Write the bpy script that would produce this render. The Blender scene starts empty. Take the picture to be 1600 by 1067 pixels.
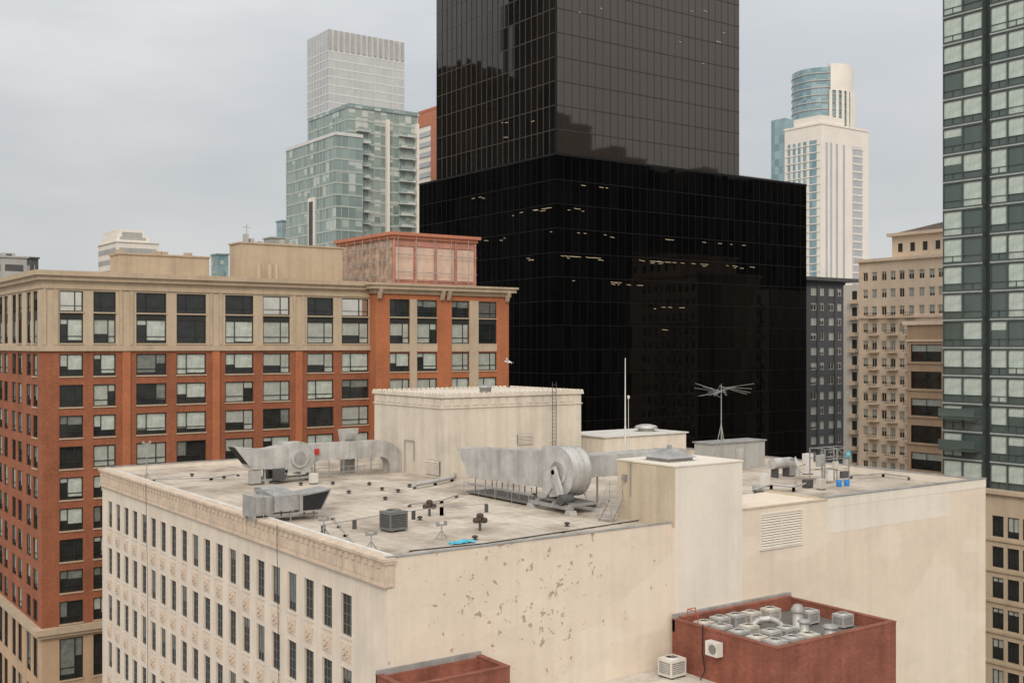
import bpy, math, random
from mathutils import Vector, Matrix
random.seed(7)
SC=bpy.context.scene; C=SC.collection
F=1750.0; CX=800.0; HY=540.0; H=50.0
TH=math.radians(35.5); sn=math.sin(TH); cs=math.cos(TH)
def depth(x,y): return sn*x+cs*y
def xat(px,y):
    u=(px-CX)/F; return y*(sn+u*cs)/(cs-u*sn)
def yat(px,x):
    u=(px-CX)/F; return x*(cs-u*sn)/(sn+u*cs)
def zat(py,x,y): return H-(py-HY)*depth(x,y)/F
def pd(px,D):
    u=(px-CX)/F; return (D*(sn+u*cs), D*(cs-u*sn))
def onz(px,py,z): return pd(px,(H-z)*F/(py-HY))
def proj(x,y,z):
    D=depth(x,y); return (CX+F*(cs*x-sn*y)/D, HY-F*(z-H)/D, D)

# ---------------------------------------------------------------- materials
def nn(nt,t,**k):
    n=nt.nodes.new(t)
    for a,b in k.items(): setattr(n,a,b)
    return n
def new_mat(name):
    m=bpy.data.materials.new(name); m.use_nodes=True
    nt=m.node_tree; b=nt.nodes['Principled BSDF']
    return m,nt,b
def mixc(nt,fac,a,b,mode='MIX'):
    n=nn(nt,'ShaderNodeMix',data_type='RGBA',blend_type=mode)
    for s,v in ((0,fac),(6,a),(7,b)):
        if hasattr(v,'links') or hasattr(v,'is_linked'): nt.links.new(v,n.inputs[s])
        else: n.inputs[s].default_value = v if s==0 else (*v[:3],1)
    return n.outputs[2]
def mth(nt,op,a,b=None):
    n=nn(nt,'ShaderNodeMath',operation=op)
    for i,v in enumerate((a,b)):
        if v is None: continue
        if hasattr(v,'is_linked'): nt.links.new(v,n.inputs[i])
        else: n.inputs[i].default_value=v
    return n.outputs[0]
def mrange(nt,v,a,b,c=0,d=1):
    n=nn(nt,'ShaderNodeMapRange'); nt.links.new(v,n.inputs[0])
    for i,q in enumerate((a,b,c,d)): n.inputs[i+1].default_value=q
    return n.outputs[0]
def noise(nt,vec,scale,detail=4,rough=.55,stretch=None):
    if stretch:
        mp=nn(nt,'ShaderNodeMapping'); mp.inputs['Scale'].default_value=stretch
        nt.links.new(vec,mp.inputs['Vector']); vec=mp.outputs[0]
    n=nn(nt,'ShaderNodeTexNoise'); n.inputs['Scale'].default_value=scale
    n.inputs['Detail'].default_value=detail; n.inputs['Roughness'].default_value=rough
    nt.links.new(vec,n.inputs['Vector']); return n.outputs[0]
def M(name,col,rough=.8,metal=0,var=.12,scale=.6,spec=.35,streak=0,bump=0,bscale=6,brick=None,peel=None,stain=None,seam=None,patch=None):
    m,nt,b=new_mat(name); L=nt.links
    tc=nn(nt,'ShaderNodeTexCoord').outputs['Object']
    lo=tuple(c*(1-var) for c in col); hi=tuple(min(1,c*(1+var)) for c in col)
    f=mrange(nt,noise(nt,tc,scale),.3,.7)
    c=mixc(nt,f,lo,hi)
    f2=mrange(nt,noise(nt,tc,scale*9,3),.3,.7,1-var*.7,1+var*.3)
    c=mixc(nt,1.0,c,f2,'MULTIPLY')
    if patch:   # broad areas of slightly different repaint
        pc,ps,amt=patch
        s=mrange(nt,noise(nt,tc,ps,2,.4,(1,1,1.8)),.53,.55,0,amt); c=mixc(nt,s,c,pc)
        s=mrange(nt,noise(nt,tc,ps*2.3,2,.4,(1,1,2.2)),.60,.615,0,.12); c=mixc(nt,s,c,tuple(q*.72 for q in pc))
    if brick or seam:
        bw,bh,c2,mo,strength=brick or seam
        sp=nn(nt,'ShaderNodeSeparateXYZ'); L.new(tc,sp.inputs[0])
        cb=nn(nt,'ShaderNodeCombineXYZ')
        if brick: L.new(mth(nt,'ADD',sp.outputs[0],sp.outputs[1]),cb.inputs[0]); L.new(sp.outputs[2],cb.inputs[1])
        else: L.new(sp.outputs[1],cb.inputs[0]); L.new(sp.outputs[0],cb.inputs[1])
        bt=nn(nt,'ShaderNodeTexBrick'); L.new(cb.outputs[0],bt.inputs['Vector'])
        bt.inputs['Scale'].default_value=1; bt.inputs['Brick Width'].default_value=bw; bt.inputs['Row Height'].default_value=bh
        bt.inputs['Mortar Size'].default_value=bh*(.09 if brick else .03); bt.inputs['Color1'].default_value=(1,1,1,1)
        bt.inputs['Color2'].default_value=(*c2,1); bt.inputs['Mortar'].default_value=(*mo,1)
        c=mixc(nt,strength,c,bt.outputs['Color'],'MULTIPLY')
    if streak:
        s=mrange(nt,noise(nt,tc,1.0,5,.6,(1.3,1.3,.07)),.42,.72,1,1-streak)
        c=mixc(nt,1.0,c,s,'MULTIPLY')
        s=mrange(nt,noise(nt,tc,.35,6,.65),.5,.75,1,1-streak*.8)
        c=mixc(nt,1.0,c,s,'MULTIPLY')
    if stain:
        scol,ssc,a,bb=stain
        s=mrange(nt,noise(nt,tc,ssc,8,.62),a,bb); c=mixc(nt,s,c,scol)
    if peel:
        pc,cen,rad=peel
        vm=nn(nt,'ShaderNodeVectorMath',operation='DISTANCE'); L.new(tc,vm.inputs[0]); vm.inputs[1].default_value=cen
        mk=mrange(nt,vm.outputs['Value'],rad*.15,rad,.115,0)
        s=mth(nt,'ADD',mth(nt,'ADD',mth(nt,'MULTIPLY',noise(nt,tc,1.8,7,.66),.8),mth(nt,'MULTIPLY',noise(nt,tc,.4,2),.2)),mk)
        c=mixc(nt,mrange(nt,s,.685,.70),c,pc)
    L.new(c,b.inputs['Base Color'])
    b.inputs['Roughness'].default_value=rough; b.inputs['Metallic'].default_value=metal
    b.inputs['Specular IOR Level'].default_value=spec
    if bump:
        bp=nn(nt,'ShaderNodeBump'); bp.inputs['Strength'].default_value=bump; bp.inputs['Distance'].default_value=.05
        L.new(noise(nt,tc,bscale,5),bp.inputs['Height']); L.new(bp.outputs[0],b.inputs['Normal'])
    return m
def GL(name,size,cA,cB,rough=.08,spec=.5,metal=0,blind=None,tilt=.01,power=1.0,off=(.03,.03,.01),tint=None):
    m,nt,b=new_mat(name); L=nt.links
    tc=nn(nt,'ShaderNodeTexCoord').outputs['Object']
    a=nn(nt,'ShaderNodeVectorMath',operation='ADD'); L.new(tc,a.inputs[0]); a.inputs[1].default_value=off
    d=nn(nt,'ShaderNodeVectorMath',operation='DIVIDE'); L.new(a.outputs[0],d.inputs[0]); d.inputs[1].default_value=size
    fl=nn(nt,'ShaderNodeVectorMath',operation='FLOOR'); L.new(d.outputs[0],fl.inputs[0])
    w=nn(nt,'ShaderNodeTexWhiteNoise'); L.new(fl.outputs[0],w.inputs['Vector'])
    big=mrange(nt,noise(nt,tc,.05,3),.35,.65)
    f=mth(nt,'ADD',mth(nt,'MULTIPLY',mth(nt,'POWER',w.outputs['Value'],power),.6),mth(nt,'MULTIPLY',big,.4))
    c=mixc(nt,f,cA,cB)
    if blind:
        bc,prob=blind
        a2=nn(nt,'ShaderNodeVectorMath',operation='ADD'); L.new(fl.outputs[0],a2.inputs[0]); a2.inputs[1].default_value=(17.3,5.1,9.7)
        w2=nn(nt,'ShaderNodeTexWhiteNoise'); L.new(a2.outputs[0],w2.inputs['Vector'])
        fr=mrange(nt,w2.outputs['Value'],1-prob,1)
        fz=nn(nt,'ShaderNodeSeparateXYZ'); L.new(d.outputs[0],fz.inputs[0])
        g=mth(nt,'GREATER_THAN',mth(nt,'ADD',mth(nt,'FRACT',fz.outputs[2]),fr),1.0)
        c=mixc(nt,mth(nt,'MULTIPLY',g,.85),c,bc)
    L.new(c,b.inputs['Base Color'])
    b.inputs['Roughness'].default_value=rough; b.inputs['Metallic'].default_value=metal
    b.inputs['Specular IOR Level'].default_value=spec
    if tint: b.inputs['Specular Tint'].default_value=(*tint,1)
    if tilt:
        s=nn(nt,'ShaderNodeVectorMath',operation='SUBTRACT'); L.new(w.outputs['Color'],s.inputs[0]); s.inputs[1].default_value=(.5,.5,.5)
        k=nn(nt,'ShaderNodeVectorMath',operation='SCALE'); L.new(s.outputs[0],k.inputs[0]); k.inputs['Scale'].default_value=tilt
        gn=nn(nt,'ShaderNodeNewGeometry'); ad=nn(nt,'ShaderNodeVectorMath',operation='ADD'); L.new(gn.outputs['Normal'],ad.inputs[0]); L.new(k.outputs[0],ad.inputs[1])
        nm=nn(nt,'ShaderNodeVectorMath',operation='NORMALIZE'); L.new(ad.outputs[0],nm.inputs[0]); L.new(nm.outputs[0],b.inputs['Normal'])
    return m
def EM(name,col,s):
    m,nt,b=new_mat(name); b.inputs['Base Color'].default_value=(.05,.05,.05,1)
    b.inputs['Emission Color'].default_value=(*col,1); b.inputs['Emission Strength'].default_value=s
    return m
m_cream=M('cream paint',(.70,.605,.50),.85,var=.05,scale=.25,streak=.075,bump=.15,bscale=4,brick=(.42,.14,(.97,.965,.96),(.86,.85,.83),.55),peel=((.38,.30,.235),(9.5,0,36.2),17),patch=((.74,.655,.555),.11,.6))
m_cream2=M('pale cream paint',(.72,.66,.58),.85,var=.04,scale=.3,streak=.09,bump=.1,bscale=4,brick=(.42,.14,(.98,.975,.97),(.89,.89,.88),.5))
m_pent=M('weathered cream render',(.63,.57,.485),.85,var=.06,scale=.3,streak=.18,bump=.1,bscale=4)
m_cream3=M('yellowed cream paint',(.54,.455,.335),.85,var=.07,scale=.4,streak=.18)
m_fac=M('facade stucco',(.665,.585,.50),.85,var=.06,scale=.5,streak=.12)
m_trim=M('terracotta trim',(.575,.465,.37),.85,var=.13,scale=1.5,bump=.3,bscale=5,streak=.12)
m_panel=M('ornament terracotta',(.59,.49,.40),.85,var=.15,scale=5,bump=.6,bscale=9)
m_roof=M('roof membrane',(.55,.485,.41),.9,var=.19,scale=.16,bump=.1,bscale=3,stain=((.235,.19,.15),.32,.43,.69),seam=(9,1.05,(.94,.93,.92),(.60,.58,.56),.8))
m_low=M('low roof coating',(.56,.52,.465),.9,var=.12,scale=.5,stain=((.30,.265,.23),.8,.48,.75))
m_galv=M('galvanised sheet',(.52,.515,.50),.45,metal=.25,var=.16,scale=.9,streak=.25,spec=.5)
m_galv2=M('weathered galvanised sheet',(.37,.365,.355),.5,metal=.25,var=.2,scale=.8,streak=.25)
m_gdark=M('dark steel',(.10,.10,.10),.6,metal=.3,var=.2)
m_void=M('shadowed opening',(.018,.018,.02),.8,var=.2)
m_blackcap=M('black rubber',(.05,.042,.038),.7,var=.2)
m_rust=M('rusty vent',(.075,.05,.04),.8,var=.3,scale=4)
m_white=M('white enamel',(.66,.64,.60),.5,var=.06,scale=2,streak=.14)
m_acw=M('air conditioner enamel',(.56,.53,.475),.5,var=.1,scale=2,streak=.2)
m_acg=M('grey air conditioner enamel',(.46,.45,.43),.5,var=.1,scale=2,streak=.2)
m_coil=M('condenser coil',(.15,.145,.135),.6,var=.15,scale=3)
m_bred=M('brown red brick',(.265,.096,.064),.88,var=.2,scale=.5,brick=(.3,.1,(.72,.67,.65),(1.15,1.12,1.12),.65),streak=.25)
m_redpipe=M('red pipe paint',(.40,.09,.06),.5,var=.1)
m_borange=M('brown orange brick',(.325,.118,.062),.88,var=.18,scale=.35,brick=(.3,.1,(.79,.75,.73),(.83,.83,.83),.8),streak=.17)
m_borange2=M('bright orange brick',(.44,.16,.075),.88,var=.14,scale=.35,brick=(.3,.1,(.84,.8,.78),(.85,.85,.85),.7),streak=.12)
m_tan=M('tan stucco',(.485,.39,.285),.85,var=.07,scale=.3,streak=.15)
m_tan2=M('tan stone trim',(.46,.365,.265),.85,var=.10,scale=.5,streak=.14)
m_dglass=M('dark window glass',(.022,.025,.025),.06,var=.4,scale=.8,spec=.55)
m_dglass2=M('sky reflecting glass',(.72,.70,.63),.04,metal=.85,var=.14,scale=.5,spec=.7)
m_frame=M('black window frame',(.026,.028,.026),.5,var=.1)
m_blind=M('drawn blind',(.37,.395,.355),.35,var=.2,scale=1.2,spec=.5)
m_blindc=M('pale curtain',(.47,.52,.47),.3,var=.22,scale=1.5,spec=.5,streak=.2)
m_blindd=M('dim curtain',(.18,.195,.178),.3,var=.3,scale=1.5,spec=.5)
m_sash=M('steel sash',(.16,.16,.155),.5,var=.1)
TN=(1,.90,.82)
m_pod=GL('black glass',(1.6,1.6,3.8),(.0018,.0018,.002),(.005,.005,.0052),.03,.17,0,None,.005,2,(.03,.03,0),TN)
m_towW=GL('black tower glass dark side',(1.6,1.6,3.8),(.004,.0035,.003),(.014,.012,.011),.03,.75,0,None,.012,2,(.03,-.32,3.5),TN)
m_towS=GL('black tower glass bright side',(1.6,1.6,3.8),(.029,.0245,.021),(.033,.028,.024),.03,1.0,0,None,.002,1,(-.32,.03,3.5),TN)  # brighter copy of the tower glass: reflected brown sky put into the colour
m_mulb=M('black mullion',(.0075,.0075,.008),.5,var=.2,spec=.2)
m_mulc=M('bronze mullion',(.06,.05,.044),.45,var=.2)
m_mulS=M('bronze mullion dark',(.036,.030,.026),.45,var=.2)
m_lit=EM('warm ceiling lamp',(1,.74,.43),.50)
m_cg=GL('green condo glass',(1.8,1.8,2.9),(.17,.225,.205),(.42,.47,.43),.1,.6,.15,((.60,.62,.56),.45),.02)  # far tower glasses: mirrored sky and haze are put into the lightened colours
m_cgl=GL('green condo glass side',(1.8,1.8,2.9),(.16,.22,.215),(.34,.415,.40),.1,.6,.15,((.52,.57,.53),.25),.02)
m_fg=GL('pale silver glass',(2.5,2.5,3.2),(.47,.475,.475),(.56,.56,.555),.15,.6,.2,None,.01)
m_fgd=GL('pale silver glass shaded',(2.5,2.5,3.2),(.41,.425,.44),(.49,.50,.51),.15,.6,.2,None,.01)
m_fmul=M('pale mullion',(.60,.605,.60),.6,var=.05)
m_cmul=M('pale green mullion',(.42,.46,.42),.5,var=.05)
m_wf=M('white concrete',(.75,.705,.645),.8,var=.05,scale=.1,streak=.05)
m_bgl=GL('blue green glass',(2.2,2.2,3.2),(.13,.22,.26),(.34,.46,.49),.12,.6,.1,None,.02)
m_org=M('orange cladding',(.45,.18,.11),.7,var=.08)
m_pink=M('faded red boarding',(.50,.245,.19),.8,var=.22,scale=.7,streak=.22)
m_mesh=M('mottled sheeting',(.44,.32,.245),.85,var=.5,scale=1.1)
m_peach=M('peach boarding',(.61,.45,.36),.8,var=.12,scale=.9,streak=.15)
m_tgl=GL('dark green grey glass',(9,9,9),(.07,.095,.088),(.105,.135,.125),.06,.6,.1,None,0)
m_tcurt=M('curtained green grey glass',(.46,.535,.485),.2,var=.18,scale=1.0,spec=.6,streak=.25)
m_tdark=M('dark grey green frame',(.065,.08,.078),.4,var=.15)
m_tgrey=M('pale grey slab edge',(.34,.375,.355),.5,var=.12)
m_tbei=M('beige concrete far',(.80,.65,.50),.85,var=.07,scale=.3,streak=.08)
m_brn=M('brown stucco',(.47,.33,.22),.85,var=.08,scale=.3,streak=.12)
m_dgrey=M('dark grey concrete',(.075,.078,.084),.8,var=.1,scale=.3)
m_lgrey=M('light grey concrete',(.40,.395,.38),.8,var=.1,scale=.3,streak=.12)
m_slate=M('slate roofing',(.22,.19,.165),.7,var=.15)
m_softglass=M('haze toned window glass',(.06,.056,.05),.1,var=.3,scale=.8,spec=.5)  # distance haze put into the colour, paler than the near window glass
m_blue=M('blue plastic',(.03,.22,.58),.4,var=.1)
m_cyan=M('cyan sheet',(.08,.42,.56),.45,var=.15)
m_redbox=M('red enamel',(.50,.045,.03),.4,var=.08)
m_asph=M('asphalt',(.05,.05,.05),.9,var=.2,scale=.3)
m_conc=M('concrete paving',(.30,.29,.27),.9,var=.15,scale=.2)
m_gull=M('gull feathers',(.75,.75,.74),.8,var=.08,scale=4)
m_cable=M('black cable',(.02,.02,.02),.6,var=.1)

# ---------------------------------------------------------------- mesh builder
ORG={}
class MB:
    def __init__(s): s.v=[]; s.f=[]; s.m=[]; s.s=[]; s.cur=0
    def add(s,vs,fs,sm=False):
        o=len(s.v); s.v+= [tuple(v) for v in vs]
        for f in fs: s.f.append(tuple(i+o for i in f)); s.m.append(s.cur); s.s.append(sm)
        return s
    def quad(s,a,b,c,d): return s.add((a,b,c,d),((0,1,2,3),))
    def box(s,x0,x1,y0,y1,z0,z1,T=None):
        vs=[(x,y,z) for x in (x0,x1) for y in (y0,y1) for z in (z0,z1)]
        if T is not None: vs=[T@Vector(v) for v in vs]
        return s.add(vs,((0,1,3,2),(4,6,7,5),(0,4,5,1),(2,3,7,6),(0,2,6,4),(1,5,7,3)))
    def cyl(s,p0,p1,r0,r1=None,n=12,cap=True):
        r1=r0 if r1 is None else r1
        p0=Vector(p0); p1=Vector(p1); d=(p1-p0).normalized(); a=d.orthogonal().normalized(); b=d.cross(a)
        A=[];B=[]
        for i in range(n):
            t=2*math.pi*i/n; e=a*math.cos(t)+b*math.sin(t); A.append(p0+e*r0); B.append(p1+e*r1)
        s.add(A+B,[(i,(i+1)%n,n+(i+1)%n,n+i) for i in range(n)],True)
        if cap: s.add(A,[tuple(range(n))]); s.add(B,[tuple(range(n))])
        return s
    def tube(s,pts,r,n=6):
        for a,b in zip(pts[:-1],pts[1:]): s.cyl(a,b,r,n=n)
        return s
    def prism(s,poly,ax,a0,a1,sm=False):
        def P(p,a): return (a,p[0],p[1]) if ax=='x' else ((p[0],a,p[1]) if ax=='y' else (p[0],p[1],a))
        n=len(poly); A=[P(p,a0) for p in poly]; B=[P(p,a1) for p in poly]
        s.add(A,[tuple(range(n))]); s.add(B,[tuple(range(n))])
        s.add(A+B,[(i,(i+1)%n,n+(i+1)%n,n+i) for i in range(n)],sm)
        return s
    def lathe(s,prof,c=(0,0,0),n=16,sm=True):
        vs=[]
        for r,z in prof:
            for i in range(n):
                t=2*math.pi*i/n; vs.append((c[0]+r*math.cos(t),c[1]+r*math.sin(t),c[2]+z))
        fs=[(k*n+i,k*n+(i+1)%n,(k+1)*n+(i+1)%n,(k+1)*n+i) for k in range(len(prof)-1) for i in range(n)]
        return s.add(vs,fs,sm)
    def merge(s,o,T,mi):
        s.cur=mi; k=len(s.v); s.v+=[tuple(T@Vector(v)) for v in o.v]
        for f,q in zip(o.f,o.s): s.f.append(tuple(i+k for i in f)); s.m.append(mi); s.s.append(q)
    def mesh(s,name,mat,off=Vector((0,0,0))):
        me=bpy.data.meshes.new(name)
        me.from_pydata([(v[0]-off[0],v[1]-off[1],v[2]-off[2]) for v in s.v],[],s.f)
        for q in (mat if isinstance(mat,(list,tuple)) else [mat]): me.materials.append(q)
        me.polygons.foreach_set('material_index',s.m); me.polygons.foreach_set('use_smooth',s.s)
        me.update(); return me
    def build(s,name,mat,parent=None):
        if parent: off=ORG[parent.name]
        else:
            xs=[v[0] for v in s.v]; ys=[v[1] for v in s.v]; zs=[v[2] for v in s.v]
            off=Vector(((min(xs)+max(xs))/2,(min(ys)+max(ys))/2,min(zs)))
        o=bpy.data.objects.new(name,s.mesh(name,mat,off)); C.objects.link(o)
        if parent: o.parent=parent
        else: o.location=off
        ORG[o.name]=off
        return o
def bx(name,mat,parent,*a): return MB().box(*a).build(name,mat,parent)
def tag(o,label=None,cat=None,group=None,kind=None):
    if label: o['label']=label
    if cat: o['category']=cat
    if group: o['group']=group
    if kind: o['kind']=kind
    return o
def thing(name,label,cat,loc,rz=0,group=None,local=True):
    o=bpy.data.objects.new(name,None); C.objects.link(o); o.location=loc; o.rotation_euler=(0,0,rz)
    ORG[o.name]=Vector((0,0,0)) if local else Vector(loc)
    return tag(o,label,cat,group)
def copy_tree(o,parent=None):
    c=o.copy(); C.objects.link(c)
    if parent: c.parent=parent
    for ch in list(o.children): copy_tree(ch,c)
    return c
def dup(o,loc,rz=0,label=None):
    c=copy_tree(o); c.location=loc; c.rotation_euler=(0,0,rz)
    if label: c['label']=label
    return c
# ---- facades
def facade(mb,face,c,u0,u1,v0,v1,cols,rows,dep=.3):
    def P(u,v,d=0): return (u,c+d,v) if face=='S' else (c+d,u,v)
    def q(a,b,e,f):
        if b-a>1e-4 and f-e>1e-4: mb.quad(P(a,e),P(b,e),P(b,f),P(a,f))
    v=v0
    for r0,r1 in sorted(rows):
        q(u0,u1,v,r0); u=u0
        for a,b in sorted(cols):
            q(u,a,r0,r1)
            mb.quad(P(a,r0),P(a,r0,dep),P(a,r1,dep),P(a,r1)); mb.quad(P(b,r0),P(b,r0,dep),P(b,r1,dep),P(b,r1))
            mb.quad(P(a,r0),P(b,r0),P(b,r0,dep),P(a,r0,dep)); mb.quad(P(a,r1),P(b,r1),P(b,r1,dep),P(a,r1,dep))
            u=b
        q(u,u1,r0,r1); v=r1
    q(u0,u1,v,v1)
def shell(mb,x0,x1,y0,y1,z0,z1,top=True):
    mb.quad((x1,y0,z0),(x1,y1,z0),(x1,y1,z1),(x1,y0,z1)); mb.quad((x0,y1,z0),(x1,y1,z0),(x1,y1,z1),(x0,y1,z1))
    if top: mb.quad((x0,y0,z1),(x1,y0,z1),(x1,y1,z1),(x0,y1,z1))
def grid(mb,face,c,u0,u1,v0,v1,us,vs,t,p,tv=None,ph=None):
    tv=tv or t; ph=ph or p*.7
    for u in us:
        if face=='S': mb.box(u-t/2,u+t/2,c-p,c+.02,v0,v1)
        else: mb.box(c-p,c+.02,u-t/2,u+t/2,v0,v1)
    for v in vs:
        if face=='S': mb.box(u0,u1,c-ph,c+.015,v-tv/2,v+tv/2)
        else: mb.box(c-ph,c+.015,u0,u1,v-tv/2,v+tv/2)
def frange(a,b,d):
    n=int((b-a)/d+1e-6); return [a+d*i for i in range(n+1)]
# windows: proto faces -Y, origin bottom centre, y=0 is the wall plane, recessed to +y
WC={}
FR=[(1,1),(.55,.72),(0,0),(.72,0),(1,.3),(.2,.9),(.9,.45),(0,0),(0,0),(.35,.4),(0,.8),(1,.95),(.62,1),(0,.0),(.25,0),(.8,.85)]
def wproto(w,h,style,var):
    key=(round(w,2),round(h,2),style,var)
    if key in WC: return WC[key]
    g=MB(); f=MB(); b=MB(); gm=m_dglass; fm=m_frame; bm=m_blind
    hw=w/2
    if style=='brick':
        d=.22; g.quad((-hw,d,0),(hw,d,0),(hw,d,h),(-hw,d,h))
        t=.10
        f.box(-hw,hw,d-.10,d-.01,h-t,h); f.box(-hw,hw,d-.10,d-.01,0,t); f.box(-hw,-hw+t,d-.10,d-.01,t,h-t); f.box(hw-t,hw,d-.10,d-.01,t,h-t)
        mx=-hw+w*(.34 if var%2 else .66)
        f.box(mx-.04,mx+.04,d-.09,d-.01,t,h-t); f.box(-hw+t,mx-.04,d-.085,d-.01,h*.27,h*.27+.07); f.box(mx+.04,hw-t,d-.085,d-.01,h*.27,h*.27+.07)
        fr,fr2=FR[var]
        for (a,e,q) in ((-hw+t,mx-.04,fr),(mx+.04,hw-t,fr2)):
            if q>0: b.quad((a,d-.006,h-t-(h-2*t)*q),(e,d-.006,h-t-(h-2*t)*q),(e,d-.006,h-t),(a,d-.006,h-t))
        if var==8: gm=m_dglass2
        if var in (1,5,11,15): bm=m_blindc
        if var in (3,6,9,10): bm=m_blindd
    elif style=='sash':
        d=.20; g.quad((-hw,d,0),(hw,d,0),(hw,d,h),(-hw,d,h)); t=.05; fm=m_sash
        f.box(-hw,hw,d-.06,d-.005,h-t,h); f.box(-hw,hw,d-.06,d-.005,0,t); f.box(-hw,-hw+t,d-.06,d-.005,t,h-t); f.box(hw-t,hw,d-.06,d-.005,t,h-t)
        for k in (1,2): f.box(-hw+w*k/3-.018,-hw+w*k/3+.018,d-.05,d-.005,t,h-t)
        for k in (1,2,3): f.box(-hw+t,hw-t,d-.045,d-.006,h*k/4-.018,h*k/4+.018)
        q=[0,.3,0,.5,0,.0,.8,0][var%8]; bm=m_blindd
        if q>0: b.quad((-hw+t,d-.003,h-t-(h-2*t)*q),(hw-t,d-.003,h-t-(h-2*t)*q),(hw-t,d-.003,h-t),(-hw+t,d-.003,h-t))
    elif style=='teal':
        d=.12; gm=m_tgl; fm=m_tdark; g.quad((-hw,d,0),(hw,d,0),(hw,d,h),(-hw,d,h)); t=.05
        f.box(-hw,hw,d-.12,d-.01,h-t,h); f.box(-hw,hw,d-.12,d-.01,0,t); f.box(-hw,-hw+t,d-.12,d-.01,t,h-t); f.box(hw-t,hw,d-.12,d-.01,t,h-t)
        f.box(-hw+t,hw-t,d-.10,d-.01,h*.27,h*.27+.05)
        if var%3: f.box(-.03,.03,d-.09,d-.01,t,h*.27)
        bm=m_tcurt; q=[1,.95,.0,.72,.72,1,.0,.35][var%8]
        if q>0: b.quad((-hw+t,d-.006,h-t-(h-2*t)*q),(hw-t,d-.006,h-t-(h-2*t)*q),(hw-t,d-.006,h-t),(-hw+t,d-.006,h-t))
    else:   # plain
        d=.18; g.quad((-hw,d,0),(hw,d,0),(hw,d,h),(-hw,d,h)); t=.08
        if style=='plainw': fm=m_white
        if style!='plain': gm=m_softglass
        if style=='plains': fm=m_tbei
        f.box(-hw,hw,d-.07,d-.01,h-t,h); f.box(-hw,hw,d-.07,d-.01,0,t); f.box(-hw,-hw+t,d-.07,d-.01,t,h-t); f.box(hw-t,hw,d-.07,d-.01,t,h-t); f.box(-.03,.03,d-.06,d-.01,t,h-t)
        q=[0,.4,0,.7,.2,0,1,0][var%8]
        if q>0: b.quad((-hw+t,d-.004,h-t-(h-2*t)*q),(hw-t,d-.004,h-t-(h-2*t)*q),(hw-t,d-.004,h-t),(-hw+t,d-.004,h-t))
    r=[(g,g.mesh('window',gm),gm),(f,f.mesh('frame',fm),fm),(b,b.mesh('blind',bm),bm) if b.f else None]
    WC[key]=r; return r
def add_windows(root,wl,limit=100,sill=None):
    """wl: (face,c,u,z0,w,h,style,var[,weight])"""
    def score(q):
        face,c,u,z0,w,h=q[:6]; x,y=(u,c) if face=='S' else (c,u)
        px,py,D=proj(x,y,z0+h/2)
        if not(-20<px<1620 and -20<py<1090): return 0
        return w*h*(cs if face=='S' else sn)/D/D*(q[8] if len(q)>8 else 1)
    wl=sorted(wl,key=score,reverse=True)
    rest=MB(); mats=[]
    for i,q in enumerate(wl):
        face,c,u,z0,w,h,style,var=q[:8]
        loc=Vector((u,c,z0)) if face=='S' else Vector((c,u,z0)); rz=0 if face=='S' else -math.pi/2
        P=wproto(w,h,style,var); loc=loc-ORG[root.name]
        if i<limit:
            o=bpy.data.objects.new('window',P[0][1]); C.objects.link(o); o.parent=root; o.location=loc; o.rotation_euler=(0,0,rz)
            for nm,k in (('frame',1),('blind',2)):
                if P[k]:
                    e=bpy.data.objects.new(nm,P[k][1]); C.objects.link(e); e.parent=o
            if sill:
                e=bpy.data.objects.new('sill',sill(w)); C.objects.link(e); e.parent=o
        else:
            T=Matrix.Translation(loc)@Matrix.Rotation(rz,4,'Z')
            for k in range(3):
                if P[k]:
                    if P[k][2] not in mats: mats.append(P[k][2])
                    rest.merge(P[k][0],T,mats.index(P[k][2]))
    if rest.f:
        o=bpy.data.objects.new('window',rest.mesh('window',mats)); C.objects.link(o); o.parent=root; o['kind']='stuff'

# ---------------------------------------------------------------- ground
g=MB(); g.quad((-3000,-3000,0),(4000,-3000,0),(4000,4000,0),(-3000,4000,0)); tag(g.build('ground',m_conc),kind='structure')
g=MB(); g.quad((-500,108.5,.004),(900,108.5,.004),(900,116,.004),(-500,116,.004)); tag(g.build('road',m_asph),kind='structure')
g=MB(); g.box(-500,900,107,108.5,0,.13); tag(g.build('pavement',m_conc),kind='structure')

# ================================================================ WHITE BUILDING
WX,WY=pd(605,60); WX1=xat(1540,WY); WY1=yat(160,WX); ZT=38.62; ZR=38.3
wb=thing('cream_building','long cream painted building with cluttered flat roof and peeling side wall in the foreground','building',(WX,WY,0),local=False)
cols=[(57.5+2.46*k-.66,57.5+2.46*k+.66) for k in range(20)]
rows=[(33.45-4.25*k,35.85-4.25*k) for k in range(7)]
f=MB(); facade(f,'W',WX,WY+.001,WY1,0,37.2,cols,rows,.3); f.build('facade_wall',m_fac,wb)
XB=xat(1288,WY)
f=MB(); f.quad((WX,WY,0),(WX1,WY,0),(WX1,WY,ZT),(WX,WY,ZT)); f.quad((WX1,WY,0),(WX1,WY1,0),(WX1,WY1,ZT),(WX1,WY,ZT)); f.quad((WX,WY1,0),(WX1,WY1,0),(WX1,WY1,ZT),(WX,WY1,ZT))
f.box(WX+.02,WX1-.02,WY+.002,WY+.3,ZT-.5,ZT-.01); f.build('side_wall',m_cream,wb)
f=MB(); f.box(XB,WX1+.02,WY-.03,WY+.35,38.3,39.0); f.build('repainted_parapet',m_cream2,wb)
xq=xat(1482,WY)
f=MB(); f.quad((XB,WY-.012,36.4),(xq,WY-.012,36.4),(xq,WY-.012,38.3),(XB,WY-.012,38.3)); f.build('repainted_patch',m_cream2,wb)
f=MB(); f.box(XB,WX1+.08,WY-.08,WY+.42,39.0,39.07); f.build('coping',m_galv2,wb)
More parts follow.
